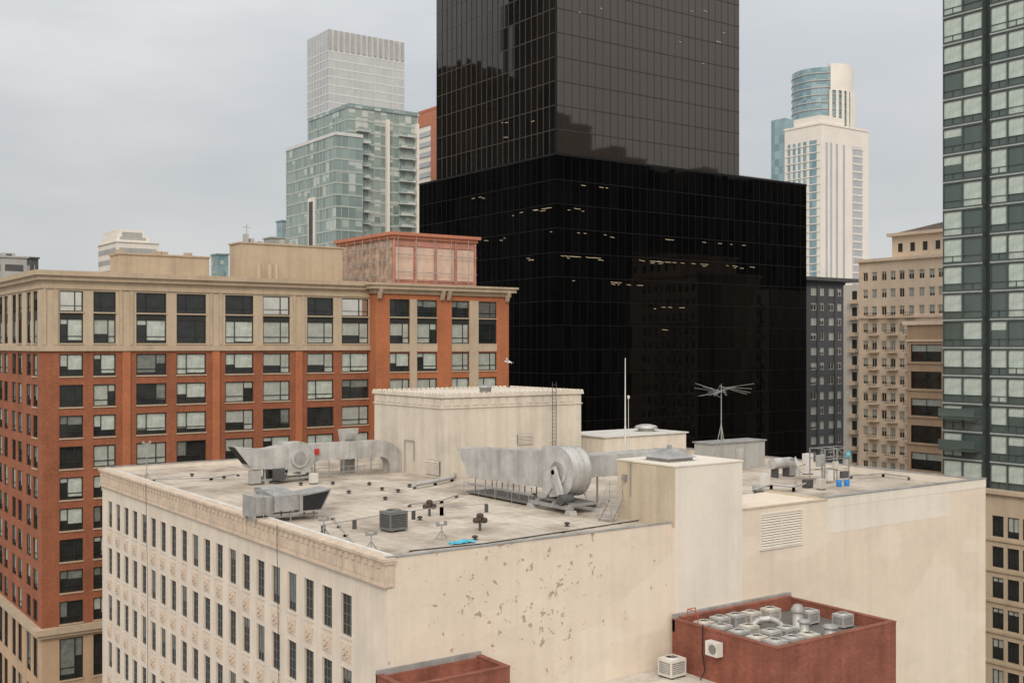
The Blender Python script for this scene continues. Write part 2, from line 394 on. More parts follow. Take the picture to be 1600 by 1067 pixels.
f=MB(); f.box(WX1-.4,WX1+.08,WY+.42,WY1,ZT+.3,ZT+.36); f.build('coping',m_galv2,wb)
f=MB(); f.box(WX,xat(1055,WY),WY-.05,WY+.32,ZT-.01,ZT+.05); f.build('coping',m_galv2,wb)
f=MB(); f.box(WX+.3,WX1-.4,WY1-.35,WY1+.05,ZT+.1,ZT+.16); f.build('coping',m_galv2,wb)
f=MB(); f.box(WX1-.35,WX1+.0,WY+.35,WY1,ZR,ZT+.3); f.build('back_parapet',m_cream2,wb)
f=MB(); f.box(WX+.3,WX1-.36,WY1-.3,WY1,ZR,ZT+.1); f.build('back_parapet',m_cream2,wb)
f=MB(); f.quad((WX+.1,WY+.1,ZR),(WX1-.1,WY+.1,ZR),(WX1-.1,WY1-.1,ZR),(WX+.1,WY1-.1,ZR)); f.build('flat_roof',m_roof,wb)
# cornice
f=MB(); f.box(WX-.18,WX+.35,WY-.12,WY1+.1,37.2,38.45); f.box(WX-.36,WX+.4,WY-.25,WY1+.2,38.45,38.62); f.box(WX-.26,WX+.38,WY-.2,WY1+.15,38.3,38.449); f.box(WX-.28,WX+.33,WY-.14,WY1+.12,37.08,37.2)
y=WY+.4
while y<WY1-.4:
    f.box(WX-.27,WX-.17,y,y+.34,38.06,38.3); f.box(WX-.22,WX-.17,y+.04,y+.56,37.36,37.92)
    y+=.74
f.build('cornice',m_trim,wb)
f=MB(); f.box(WX+.35,WX+.62,WY+.32,WY1-.3,38.5,38.68); f.build('parapet_flashing',m_white,wb)
wl=[]
for i,(a,b) in enumerate(cols):
    for k,(r0,r1) in enumerate(rows[:4]): wl.append(('W',WX,(a+b)/2,r0,b-a,r1-r0,'sash',random.choice((0,0,1,2,3,4,6,7))))
for i,(a,b) in enumerate(cols):
    for k,(r0,r1) in enumerate(rows[4:]): wl.append(('W',WX,(a+b)/2,r0,b-a,r1-r0,'sash',0,.2))
SIL={}
def sill_t(w):
    if round(w,2) not in SIL:
        q=MB(); q.box(-w/2-.06,w/2+.06,-.09,.14,-.10,-.002); SIL[round(w,2)]=q.mesh('sill',m_fac)
    return SIL[round(w,2)]
add_windows(wb,wl,80,sill_t)
pm=MB(); pm.box(-.62,.62,-.05,.0,0,1.0); pm.box(-.5,.5,-.09,-.05,.1,.9)
for i in range(10):
    t=i*.628; pm.box(-.08,.08,-.15,-.09,-.08,.08,Matrix.Translation((.3*math.cos(t),0,.5+.3*math.sin(t)))@Matrix.Rotation(t,4,'Y'))
pm.cyl((0,-.2,.5),(0,-.09,.5),.13,n=10); pm=pm.mesh('ornamental_panel',m_panel)
for a,b in cols:
    for k in range(4):
        o=bpy.data.objects.new('ornamental_panel',pm); C.objects.link(o); o.parent=wb
        o.location=(-.001,(a+b)/2-WY,33.45-4.25*k-1.42); o.rotation_euler=(0,0,-math.pi/2)
# shaft
SX0=xat(1055,WY-.3); SX1=xat(1160,WY-.3); SY1=yat(965,SX0); SZ=42.2
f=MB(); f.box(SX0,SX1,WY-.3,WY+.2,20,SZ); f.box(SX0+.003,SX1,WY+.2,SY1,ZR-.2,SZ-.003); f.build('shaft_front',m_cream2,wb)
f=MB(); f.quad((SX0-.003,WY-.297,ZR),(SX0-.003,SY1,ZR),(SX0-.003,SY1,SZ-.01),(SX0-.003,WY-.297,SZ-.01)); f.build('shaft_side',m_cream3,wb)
f=MB(); f.box(SX0-.06,SX1+.06,WY-.36,SY1+.06,SZ,SZ+.09); f.build('shaft_coping',m_cream2,wb)
f=MB(); f.box(SX0-.05,SX0-.01,SY1-1.4,SY1-1.3,ZR+1.6,SZ-.1); f.box(SX0-.25,SX0-.01,SY1-1.0,SY1-.7,SZ-1.3,SZ-.9); f.build('shaft_conduit',m_galv2,wb)
cx,cy=(SX0+SX1)/2-.8,(WY+SY1)/2
f=MB(); f.box(cx-1.1,cx+1.1,cy-1.1,cy+1.1,SZ+.09,SZ+.32)
f.add([(cx-1.35,cy-1.35,SZ+.32),(cx+1.35,cy-1.35,SZ+.32),(cx+1.35,cy+1.35,SZ+.32),(cx-1.35,cy+1.35,SZ+.32),(cx-.2,cy-.2,SZ+.85),(cx+.2,cy-.2,SZ+.85),(cx+.2,cy+.2,SZ+.85),(cx-.2,cy+.2,SZ+.85)],[(0,1,5,4),(1,2,6,5),(2,3,7,6),(3,0,4,7),(4,5,6,7),(0,3,2,1)])
f.cyl((cx,cy,SZ+.8),(cx,cy,SZ+1.1),.16,n=10); f.build('pyramid_vent',m_galv2,wb)
# bay
f=MB(); f.box(SX1+.004,XB,WY-.26,WY+5.2,20,38.9); f.build('side_bay',m_cream,wb)
f=MB(); f.box(SX1+.004,XB+.05,WY-.32,WY-.06,38.9,39.0); f.box(XB-.25,XB+.05,WY-.06,WY+5.2,38.9,39.0); f.build('bay_coping',m_cream3,wb)
lx0=xat(1188,WY-.26); lx1=xat(1252,WY-.26); lz1=zat(805,lx0,WY-.26); lz0=zat(858,lx0,WY-.26)
f=MB(); t=.09
f.box(lx0-t,lx1+t,WY-.36,WY-.26,lz1,lz1+t); f.box(lx0-t,lx1+t,WY-.36,WY-.26,lz0-t,lz0); f.box(lx0-t,lx0,WY-.36,WY-.26,lz0,lz1); f.box(lx1,lx1+t,WY-.36,WY-.26,lz0,lz1); f.box((lx0+lx1)/2-.04,(lx0+lx1)/2+.04,WY-.35,WY-.26,lz0,lz1)
lv=f.build('louvre',m_cream2,wb)
f=MB(); f.quad((lx0,WY-.268,lz0),(lx1,WY-.268,lz0),(lx1,WY-.268,lz1),(lx0,WY-.268,lz1)); f.build('opening',m_void,lv)
f=MB()
for i in range(13):
    z=lz0+(lz1-lz0)*(i+.15)/13; f.add([(lx0,WY-.345,z),(lx1,WY-.345,z),(lx1,WY-.275,z+.13),(lx0,WY-.275,z+.13)],[(0,1,2,3)])
f.build('louvre_blades',m_cream2,lv)
# wall cables
for py_ in (66.2,92.5):
    f=MB(); f.tube([(WX-.40,py_,38.7),(WX-.42,py_,38.2),(WX-.36,py_+.1,37),(WX-.22,py_+.15,30),(WX-.22,py_+.1,12)],.02); f.build('hanging_cable',m_cable,wb)
# penthouse on the roof
PX,PY=onz(690,748,ZR); PX1=xat(908,PY); PY1=yat(585,PX); PZ=zat(622,PX,PY)
f=MB(); f.box(PX,PX1,PY,PY1,ZR-.1,PZ); pent=f.build('penthouse',m_pent,wb)
f=MB(); f.box(PX-.18,PX1+.18,PY-.18,PY1+.18,PZ,PZ+.22); f.box(PX-.1,PX1+.1,PY-.1,PY1+.1,PZ-.95,PZ-.85)
def merl(mb,x,y,ax):
    P=lambda q:[(q-.2,PZ+.22),(q+.2,PZ+.22),(q+.2,PZ+.32),(q+.1,PZ+.42),(q-.1,PZ+.42),(q-.2,PZ+.32)]
    if ax=='x': mb.prism(P(x),'y',y,y+.18)
    else: mb.prism(P(y),'x',x,x+.18)
for x in frange(PX+.1,PX1-.1,.55): merl(f,x,PY-.16,'x'); merl(f,x,PY1,'x')
for y in frange(PY+.1,PY1-.1,.55): merl(f,PX-.16,y,'y'); merl(f,PX1,y,'y')
for x in frange(PX+.2,PX1-.9,1.0): f.box(x,x+.7,PY-.06,PY,PZ-.72,PZ-.12)
for y in frange(PY+.2,PY1-.9,1.0): f.box(PX-.06,PX,y,y+.7,PZ-.72,PZ-.12)
f.build('crenellated_cornice',m_pent,pent)
lx=xat(863,PY); f=MB()
for s in (-.22,.22): f.tube([(lx+s,PY-.3,ZR+2.2),(lx+s,PY-.3,PZ+1.2)],.03)
for z in frange(ZR+2.4,PZ+1.1,.33): f.tube([(lx-.22,PY-.3,z),(lx+.22,PY-.3,z)],.018)
for z in (ZR+2.6,PZ-1.2): 
    for s in (-.22,.22): f.tube([(lx+s,PY-.3,z),(lx+s,PY,z)],.02)
f.build('ladder',m_gdark,pent)
a,b,z0,z1=PY+.2,PY+2.6,ZR+.3,ZR+1.5
f=MB(); f.box(PX-.08,PX,a,b,z0,z1); l2=f.build('louvre',m_gdark,pent)
f=MB()
for i in range(8): z=z0+(z1-z0)*(i+.1)/8; f.add([(PX-.16,a,z),(PX-.16,b,z),(PX-.09,b,z+.12),(PX-.09,a,z+.12)],[(0,1,2,3)])
f.build('louvre_blades',m_pent,l2)
a=xat(808,PY); b=xat(832,PY); f=MB(); f.box(a,b,PY-.06,PY,ZR+2.6,ZR+3.5); l2=f.build('louvre',m_gdark,pent)
f=MB()
for i in range(7): z=ZR+2.6+.9*(i+.1)/7; f.add([(a,PY-.14,z),(b,PY-.14,z),(b,PY-.07,z+.1),(a,PY-.07,z+.1)],[(0,1,2,3)])
f.build('louvre_blades',m_pent,l2)
q=(PX+6,PY+2); f=MB(); f.lathe([(.55,0),(.55,.7),(.62,.7),(.6,.85),(.3,.95),(0.01,.97)],(q[0],q[1],PZ)); f.build('roof_ventilator',m_galv2,pent)
f=MB(); f.tube([(PX-.12,PY+6.3,ZR+.1),(PX-.12,PY+6.3,ZR+3.0),(PX-.12,PY+4.6,ZR+3.0),(PX-.12,PY+4.6,ZR+1.2)],.04); f.build('wall_conduit',m_galv2,pent)
# corrugated and grey roof cabins
cxx,cyy=pd(945,113); c1=xat(1072,cyy); c2=yat(882,cxx); cz=zat(684,cxx,cyy)
cab=thing('corrugated_cabin','low white corrugated metal cabin with pale flat top behind the rooftop ducts','rooftop cabin',(cxx,cyy,ZR),local=False)
f=MB(); f.box(cxx,c1,cyy,c2,ZR,cz)
for x in frange(cxx+.1,c1-.1,.35): f.box(x,x+.16,cyy-.06,cyy,ZR+.1,cz-.1)
for y in frange(cyy+.1,c2-.2,.35): f.box(cxx-.06,cxx,y,y+.16,ZR+.1,cz-.1)
f.build('corrugated_wall',m_cream2,cab)
f=MB(); f.box(cxx-.2,c1+.2,cyy-.2,c2+.2,cz,cz+.12); f.build('roof',m_white,cab)
f=MB(); q=(c1-3,cyy+3); f.lathe([(.9,0),(.9,.3),(1.3,.35),(1.1,.6),(.5,.75),(.01,.78)],(q[0],q[1],cz+.12)); f.build('roof_ventilator',m_galv,cab)
gx,gy=pd(1112,104); g1=xat(1195,gy); g2=yat(1085,gx); gz=zat(694,gx,gy)
cab2=thing('equipment_cabin','plain grey sheet metal equipment cabin below the spiky rooftop aerial','rooftop cabin',(gx,gy,ZR),local=False)
f=MB(); f.box(gx,g1,gy,g2,ZR,gz)
for x in frange(gx+.9,g1-.5,1.2): f.box(x,x+.05,gy-.03,gy,ZR+.1,gz-.05)
f.build('cabin_wall',m_lgrey,cab2)
bx('roof',m_galv2,cab2,gx-.15,g1+.15,gy-.15,g2+.15,gz,gz+.1)
bx('door',m_galv,cab2,gx+3.2,gx+4.2,gy-.07,gy-.035,ZR+.05,ZR+2.0)

# ---------------------------------------------------------------- rooftop plant
def circ(cy,cz,r,a0,a1,n): return [(cy+r*math.cos(math.radians(a0+(a1-a0)*i/n)),cz+r*math.sin(math.radians(a0+(a1-a0)*i/n))) for i in range(n+1)]
x,y=pd(886,80); DZ=2.75; RR=1.75
fan=thing('exhaust_fan','big grey drum exhaust fan with long slant ended duct in the middle of the roof','rooftop fan',(x,y,ZR))
f=MB(); f.prism([(1.9,DZ-RR),(0,DZ-RR)]+circ(0,DZ,RR,-90,-270,18)[1:]+[(1.9,DZ+RR-.08)],'x',-.8,.8,True)
for xx in (-.83,-.25,.25,.79): 
    f.prism(circ(0,DZ,RR+.04,-90,-270,18)+circ(0,DZ,RR-.04,-270,-90,18),'x',xx,xx+.04)
f.build('drum_housing',m_galv,fan)
f=MB(); f.prism(circ(0,DZ,1.0,0,360,20)[:-1],'x',-.92,-.81); f.build('inlet_ring',m_galv,fan)
f=MB(); f.prism(circ(0,DZ,.75,0,360,20)[:-1],'x',-.93,-.921); f.prism(circ(0,DZ,.2,0,360,12)[:-1],'x',-1.3,-.932); f.build('inlet_mouth',m_galv2,fan)
f=MB(); T=Matrix.Translation((-1.18,-.5,1.85))@Matrix.Rotation(math.radians(-26),4,'X'); f.box(-.12,.12,-.24,.24,-1.25,1.35,T); f.build('belt_guard',m_galv,fan)
f=MB(); f.cyl((-1.6,-1.25,.95),(-.6,-1.25,.95),.38,n=14); f.build('motor',m_gdark,fan)
f=MB(); f.prism([(1.9,1.45),(1.9,4.1),(13.3,3.45),(11.4,1.25)],'x',-.85,.85)
for yy in frange(2.2,11,1.25):
    k=(yy-1.9)/11.4; f.box(-.9,.9,yy,yy+.06,1.43-.2*k,4.14-.65*k)
f.build('duct',m_galv,fan)
f=MB(); f.add([(-.75,13.29,3.36),(.75,13.29,3.36),(.75,11.45,1.33),(-.75,11.45,1.33)],[(0,1,2,3)]); f.build('duct_mouth',m_void,fan)
for yy in (3.2,4.7,6.2,7.7,9.2,10.6):
    for xx in (-.8,.8):
        f=MB(); f.box(xx-.035,xx+.035,yy-.035,yy+.035,0,1.34); f.build('leg',m_galv2,fan)
f=MB(); f.box(-1.05,-.95,2.6,11.4,.75,.83); f.build('leg_rail',m_galv2,fan)
f=MB(); f.tube([(-1.5,2.6,.05),(-1.5,2.6,1.0),(-1.5,11.2,1.0),(-1.5,11.2,.05)],.03)
for yy in (4.7,6.9,9.1): f.tube([(-1.5,yy,.05),(-1.5,yy,1.0)],.025)
f.build('guard_rail',m_galv2,fan)
f=MB(); f.box(-1.3,1.1,2.6,11.2,.16,.26); f.build('walkway',m_coil,fan)
f=MB()
for xx in (-1.5,.9): f.box(xx,xx+.2,-2.4,2.6,.3,.55)
for yy in (-2.2,-.4,1.6): f.box(-1.5,1.1,yy,yy+.2,.551,.72)
for yy in (-1.5,1.5):
    f.tube([(-.8,yy,.7),(-.8,yy*.45,1.5)],.07); f.tube([(.8,yy,.7),(.8,yy*.45,1.5)],.07)
f.build('stand',m_galv2,fan)
f=MB(); f.box(-1.3,.9,-2.0,1.5,.725,.76); f.build('deck',m_coil,fan)
for xx in (-1.4,1.0):
    for yy in (-2.2,2.3):
        f=MB(); f.prism([(yy-.35,0),(yy+.35,0),(yy+.22,.3),(yy-.22,.3)],'x',xx-.3,xx+.3); f.build('concrete_pad',m_lgrey,fan)
f=MB(); f.box(.82,1.05,-1.2,-.7,2.8,3.3); f.build('control_box',m_redbox,fan)
f=MB(); f.box(.802,11.5,-.4,1.3,2.2,3.75)
for xx in frange(1.8,11,1.3): f.box(xx,xx+.06,-.44,1.34,2.16,3.79)
f.build('cross_duct',m_galv,fan)
for xx in (2.6,5.2,7.8):
    f=MB(); f.box(xx-.05,xx+.05,-.3,-.2,0,2.2); f.build('leg',m_galv2,fan)
x,y=pd(463,97)
fan2=thing('exhaust_fan','smaller drum exhaust fan with elbow duct beside the crenellated penthouse','rooftop fan',(x,y,ZR))
f=MB(); f.prism([(-1.2,.85)]+[(0,.85)]+circ(0,2.0,1.4,-90,90,16)[1:]+[(-1.2,3.4)],'y',-.6,.6,True)
for yy in (-.63,0,.6): f.prism(circ(0,2.0,1.44,-90,90,16)+circ(0,2.0,1.36,90,-90,16),'y',yy,yy+.04)
f.build('drum_housing',m_galv,fan2)
f=MB(); f.prism(circ(0,2.0,.8,0,360,18)[:-1],'y',-.8,-.61); f.build('inlet_ring',m_galv,fan2)
f=MB(); f.prism(circ(0,2.0,.6,0,360,18)[:-1],'y',-.81,-.801); f.build('inlet_mouth',m_galv2,fan2)
f=MB(); f.prism([(-1.2,1.1),(-1.2,3.2),(-3.2,2.9),(-5.9,3.3),(-4.4,1.4),(-3.2,1.3)],'y',-.8,.8); f.box(-1.5,-1.4,-.86,.86,1.05,3.25); f.box(-3.3,-3.22,-.84,.84,1.25,2.95); f.build('inlet_duct',m_galv,fan2)
f=MB(); f.add([(-5.92,-.7,3.2),(-4.42,-.7,1.45),(-4.42,.7,1.45),(-5.92,.7,3.2)],[(0,1,2,3)]); f.build('duct_mouth',m_void,fan2)
f=MB(); f.box(.3,8.8,.85,2.1,1.5,3.0)
for xx in frange(1.2,8.4,1.1): f.box(xx,xx+.05,.81,2.14,1.46,3.04)
f.build('outlet_duct',m_galv,fan2)
arc_o=[(8.8+2.4*math.sin(t),.6+2.4*math.cos(t)) for t in [math.pi/2*i/8 for i in range(9)]]
arc_i=[(8.8+.9*math.sin(t),.6+.9*math.cos(t)) for t in [math.pi/2*i/8 for i in range(8,-1,-1)]]
f=MB(); f.prism(arc_o+[(11.2,.0)]+[(9.7,.0)]+arc_i,'y',.85,2.1)
f.build('elbow_duct',m_galv,fan2)
for xx in (.8,2.2,3.6,5.0,6.4,7.8):
    f=MB(); f.box(xx-.04,xx+.04,.9,.98,0,1.5); f.build('leg',m_galv2,fan2)
f=MB(); f.tube([(.5,.4,.9),(8.4,.4,.9)],.03); f.tube([(.5,.4,.45),(8.4,.4,.45)],.03)
for xx in frange(.5,8.4,1.58): f.tube([(xx,.4,0),(xx,.4,.9)],.025)
f.build('guard_rail',m_galv2,fan2)
f=MB()
for yy in (-.6,.5): f.box(-3.6,1.6,yy,yy+.15,.25,.42)
for xx in (-3.2,-1.2,1.2): f.box(xx,xx+.15,-.6,.65,.421,.6); f.box(xx,xx+.12,-.6,-.48,.6,1.2)
for xx in (-3.0,1.3): f.box(xx-.2,xx+.2,-.7,.75,0,.25)
f.build('stand',m_galv2,fan2)
f=MB(); f.box(-2.6,-1.6,-1.3,-.9,.3,1.3); f.build('motor_box',m_gdark,fan2)
f=MB(); f.box(2.1,2.5,.65,.84,2.1,2.6); f.build('control_box',m_redbox,fan2)
x,y=onz(440,812,ZR)
u3=thing('air_intake_unit','grey air intake hood with dark tilted mouth near the left roof edge','rooftop unit',(x,y,ZR))
f=MB(); f.prism([(-1.0,.75),(1.2,.55),(2.6,1.95),(1.8,2.1),(-.9,1.75)],'x',-.9,.8); f.build('hood',m_galv2,u3)
f=MB(); f.prism([(.8,.6),(2.4,.6),(3.1,2.0),(.8,1.75)],'y',-1.2,.7); f.build('intake_box',m_galv2,u3)
f=MB(); f.add([(1.0,-1.21,.68),(2.3,-1.21,.68),(2.95,-1.21,1.88),(1.0,-1.21,1.66)],[(0,1,2,3)]); f.build('dark_mouth',m_void,u3)
f=MB(); f.box(-2.2,-.95,-.6,1.0,.5,1.7); f.box(-2.3,-2.2,-.7,1.1,.4,1.8); f.build('filter_box',m_galv2,u3)
f=MB()
for xx in (-2.2,-1,.3,2.0):
    for yy in (-.7,.8): f.box(xx,xx+.09,yy,yy+.09,0,.75)
f.box(-2.3,2.3,-.75,-.65,.3,.4); f.box(-2.3,2.3,.75,.85,.3,.4)
for xx in (-2.25,-1.6,-1.0): f.tube([(xx,-.75,0),(xx,-.75,2.2)],.03)
f.tube([(-2.25,-.75,2.2),(-1.0,-.75,2.2)],.03); f.build('stand',m_galv2,u3)
x,y=pd(543,103)
h=thing('duct_horn','small upturned grey duct horn standing behind the left fan duct','rooftop duct',(x,y,ZR))
f=MB(); f.box(-.5,.5,-.5,.5,0,2.9); f.build('riser',m_galv2,h)
f=MB(); f.prism([(-.5,2.9),(.5,2.9),(.9,4.0),(-1.1,4.2),(-1.0,3.7)],'x',-.55,.55); f.build('horn',m_galv,h)
# condensers
def condenser(label,cat='air conditioner',w=1.3,d=1.2,h=1.0,loc=(0,0,0),rz=0,group=None,mat=None,legs=.12,core=None):
    mat=mat or m_acw; core=core or m_coil
    r=thing('condenser_unit',label,cat,loc,rz,group)
    b=MB(); z0=legs
    b.box(-w/2+.05,w/2-.05,-d/2+.05,d/2-.05,z0+.05,z0+h-.03)
    b.cur=1
    for sx in (-1,1):
        for sy in (-1,1): b.box(sx*w/2-.09*(sx>0),sx*w/2+.09*(sx<0),sy*d/2-.09*(sy>0),sy*d/2+.09*(sy<0),z0,z0+h)
    b.box(-w/2+.09,w/2-.09,-d/2-.005,d/2+.005,z0,z0+.12); b.box(-w/2+.09,w/2-.09,-d/2-.005,d/2+.005,z0+h-.18,z0+h-.001)
    b.box(-w/2-.005,w/2+.005,-d/2+.09,d/2-.09,z0+.001,z0+.119); b.box(-w/2-.005,w/2+.005,-d/2+.09,d/2-.09,z0+h-.179,z0+h-.002)
    for i in range(6):
        z=z0+.14+(h-.34)*i/6
        b.box(-w/2+.09,w/2-.09,-d/2-.002,-d/2+.02,z,z+.04); b.box(-w/2-.002,-w/2+.02,-d/2+.09,d/2-.09,z,z+.04)
    b.box(-w/2+.02,w/2-.02,-d/2+.02,d/2-.02,z0+h-.03,z0+h+.004)
    b.build('casing',[core,mat],r)
    rr=min(w,d)*.38
    q=MB(); q.lathe([(rr,0),(rr,.07),(rr-.05,.07),(rr-.05,.02)],(0,0,z0+h+.005),20); q.build('fan_ring',mat,r)
    q=MB(); q.lathe([(rr-.05,.01),(.01,.012)],(0,0,z0+h+.006),20); q.build('fan_well',m_void,r)
    q=MB()
    for i in range(4): q.box(.05,rr-.08,-.09,.09,-.008,.008,Matrix.Translation((0,0,z0+h+.05))@Matrix.Rotation(i*math.pi/2+.4,4,'Z')@Matrix.Rotation(.35,4,'X'))
    q.cyl((0,0,z0+h+.03),(0,0,z0+h+.08),.1,n=10); q.build('fan_blades',m_coil,r)
    for sx in (-1,1):
        q=MB(); q.box(sx*w*.36-.06,sx*w*.36+.06,-d/2,d/2,0,z0); q.build('foot',m_gdark,r)
    return r
x,y=onz(615,829,ZR); condenser('dark boxy condenser standing alone on the open roof by the front parapet','air conditioner',1.35,1.2,1.15,(x,y,ZR),.1,mat=m_sash,core=m_gdark)
x,y=onz(425,752,ZR); condenser('dark grey condenser tucked below the left drum fan','air conditioner',1.2,1.1,1.0,(x,y,ZR),0,mat=m_sash,core=m_gdark)
vb=None
vents=[(520,757),(545,771),(577,758),(597,766),(622,769),(602,781),(640,761),(470,758),(835,776),(742,843),(886,822),(350,748),(656,812),(300,744)]
for i,(px,py) in enumerate(vents):
    x,y=onz(px,py,ZR)
    if vb is None:
        vb=thing('roof_vent','small dark mushroom vent cap dotted about the pale roof','roof vent',(x,y,ZR),0,'small dark vent caps on the roof')
        f=MB(); f.lathe([(.2,0),(.14,.05),(.08,.08),(.08,.16)]); f.build('pipe',m_gdark,vb)
        f=MB(); f.lathe([(.02,.15),(.18,.14),(.2,.19),(.12,.26),(.01,.29)]); f.build('cap',m_blackcap,vb)
    else: dup(vb,(x,y,ZR),random.random()*6)
for (px,py,lab) in ((671,806,'rusty twin headed vent nearer the middle of the roof'),(750,829,'rusty twin headed vent close to the blue sheet')):
    x,y=onz(px,py,ZR); r=thing('turbine_vent',lab,'roof vent',(x,y,ZR))
    f=MB(); f.cyl((0,0,0),(0,0,.7),.09,n=8); f.cyl((-.3,0,.55),(.35,0,.55),.05,n=8); f.build('stem',m_gdark,r)
    for dx,dz in ((-.28,.55),(.3,.5),(0,.8)):
        f=MB(); f.lathe([(.05,0),(.2,.05),(.24,.2),(.2,.33),(.02,.38)],(dx,0,dz-.05),9,False); f.build('head',m_rust,r)
for (px,py,ht,lab) in ((229,752,3.3,'slim tripod aerial mast at the far left roof corner'),(580,861,1.0,'short pipe tripod nearest the front roof corner'),(506,838,1.05,'short pipe tripod behind the left parapet'),(690,842,.9,'stubby pipe stand on the roof near the blue sheet')):
    x,y=onz(px,py,ZR); r=thing('tripod_stand',lab,'stand',(x,y,ZR))
    f=MB(); f.cyl((0,0,.1),(0,0,ht),.04,n=8); f.build('pole',m_galv2,r)
    for k in range(3):
        t=k*2.094; f=MB(); f.tube([(.4*math.cos(t),.4*math.sin(t),0),(0,0,min(.8,ht*.6))],.03); f.build('leg',m_galv2,r)
    f=MB(); f.box(-.35,.35,-.05,.05,ht-.1,ht); f.box(-.36,-.2,-.1,.1,ht,ht+.18); f.box(.2,.36,-.1,.1,ht,ht+.18); f.build('crossbar',m_galv2,r)
def run(name,label,pts,hz,rad,mat,cat='pipe'):
    P=[Vector((*onz(px,py,ZR),ZR)) for px,py in pts]
    r=thing(name,label,cat,tuple(P[0]),local=False)
    f=MB(); f.tube([p+Vector((0,0,hz)) for p in P],rad,8); f.build('pipe',mat,r)
    for a,b in zip(P[:-1],P[1:]):
        n=max(1,int((b-a).length/2.5))
        for i in range(n+1):
            p=a.lerp(b,i/n); f=MB(); f.box(p.x-.13,p.x+.13,p.y-.05,p.y+.05,ZR,ZR+hz-rad*.8); f.build('support',m_gdark,r)
run('conduit','long thin conduit on blocks running across the front of the roof',[(505,835),(600,818),(690,805),(760,800)],.6,.03,m_galv2)
run('conduit','thin conduit running back from the front roof corner',[(560,862),(540,838),(520,812)],.15,.03,m_galv2)
run('roof_pipe','pale insulated pipe with bends lying before the penthouse',[(648,764),(680,758),(706,752),(712,744)],.35,.17,m_galv)
run('roof_pipe','low grey pipe crossing the middle of the roof',[(640,792),(690,786),(735,770)],.2,.05,m_galv2)
run('roof_pipe','thin grey pipe crossing the back left of the roof',[(240,752),(330,750),(372,744)],.2,.05,m_galv2)
run('roof_pipe','pair of bent pipes right of the pale shaft top',[(1180,772),(1205,764),(1240,768),(1268,760)],.4,.08,m_galv)
run('roof_pipe','thin pipe running behind the blue drums to the right edge',[(1330,748),(1380,745),(1420,750)],.3,.06,m_galv2)
run('cable_run','dark cable laid along the edge of the peeling side wall',[(640,862),(760,850),(880,832),(1010,812)],.06,.035,m_cable,'cable')
x,y=onz(945,815,ZR); r=thing('roof_steps','small grey metal steps beside the tan shaft wall','steps',(x,y,ZR),.3)
for s in (-.5,.5):
    f=MB(); f.prism([(-.1,0),(.1,0),(1.5,1.4),(1.3,1.4)],'y',s-.03,s+.03); f.build('stringer',m_galv2,r)
    f=MB(); f.tube([(0,s,0),(0,s,1.1),(1.4,s,2.5),(1.4,s,1.4)],.03); f.build('handrail',m_galv2,r)
for i in range(5):
    f=MB(); f.box(.1+.28*i,.4+.28*i,-.48,.48,.2+.28*i,.23+.28*i); f.build('tread',m_galv,r)
x,y=onz(722,848,ZR); f=MB(); n=9; vs=[];fs=[]
for i in range(n):
    for j in range(n):
        a=(i/(n-1)-.5); b=(j/(n-1)-.5); vs.append((x+a*1.7+b*.3+random.uniform(-.08,.08),y+b*.8+random.uniform(-.08,.08),ZR+.03+random.uniform(.0,.26)*(1-abs(a))*(1-abs(b))))
for i in range(n-1):
    for j in range(n-1): fs.append((i*n+j,(i+1)*n+j,(i+1)*n+j+1,i*n+j+1))
f.add(vs,fs); tag(f.build('plastic_sheet',m_cyan),'crumpled bright blue plastic sheet lying by the front roof edge','plastic sheet')
# masts and aerial
x,y=pd(977,86); r=thing('flag_mast','tall bare tapering white mast rising above the ducts','mast',(x,y,ZR))
f=MB(); f.cyl((0,0,.1),(0,0,5.5),.09,.07,10); f.build('lower_pole',m_white,r)
f=MB(); f.cyl((0,0,5.5),(0,0,10.75),.055,.03,8); f.build('upper_pole',m_white,r)
f=MB(); f.box(-.25,.25,-.25,.25,0,.1); f.build('base_plate',m_gdark,r)
x,y=pd(982,88); r=thing('whip_aerial','short thin white aerial beside the tall mast','aerial',(x,y,ZR))
f=MB(); f.cyl((0,0,0),(0,0,7.6),.035,.02,6); f.build('rod',m_white,r); f=MB(); f.lathe([(.02,7.5),(.09,7.55),(.09,7.75),(.02,7.8)]); f.build('tip',m_white,r)
x,y=pd(1127,96); r=thing('rooftop_aerial','spiky many armed television aerial on a braced mast','aerial',(x,y,ZR))
f=MB(); f.cyl((0,0,0),(0,0,8.3),.05,.035,8); f.build('mast',m_galv2,r)
for k in range(3):
    t=k*2.094+.5; f=MB(); f.tube([(1.1*math.cos(t),1.1*math.sin(t),0),(0,0,5)],.03); f.build('leg',m_galv2,r)
f=MB()
for z in (1.5,3.0): 
    pts=[((1.1*(1-z/5))*math.cos(k*2.094+.5),(1.1*(1-z/5))*math.sin(k*2.094+.5),z) for k in range(4)]; f.tube(pts,.02)
f.build('brace',m_galv2,r)
f=MB(); f.tube([(-.55,.4,7.55),(.55,-.4,8.15)],.02,5); f.build('boom',m_galv2,r)
ra=random.Random(3)
for i in range(18):
    t=2*math.pi*i/18+ra.uniform(-.2,.2); tilt=ra.choice((.32,.12,-.05,-.2,.22)); L=ra.uniform(1.5,2.4)
    k=i/17-.5; s0=Vector((1.1*k,-.8*k,7.85+.6*k)); d=Vector((math.cos(t),math.sin(t),tilt)); e=s0+d*L
    f=MB(); f.tube([s0-d*.5,e],.015,5)
    nv=Vector((-math.sin(t),math.cos(t),0)); p=s0.lerp(e,.8); f.tube([p-nv*.14,p+nv*.14],.011,4)
    f.build('aerial_arm',m_galv2,r)
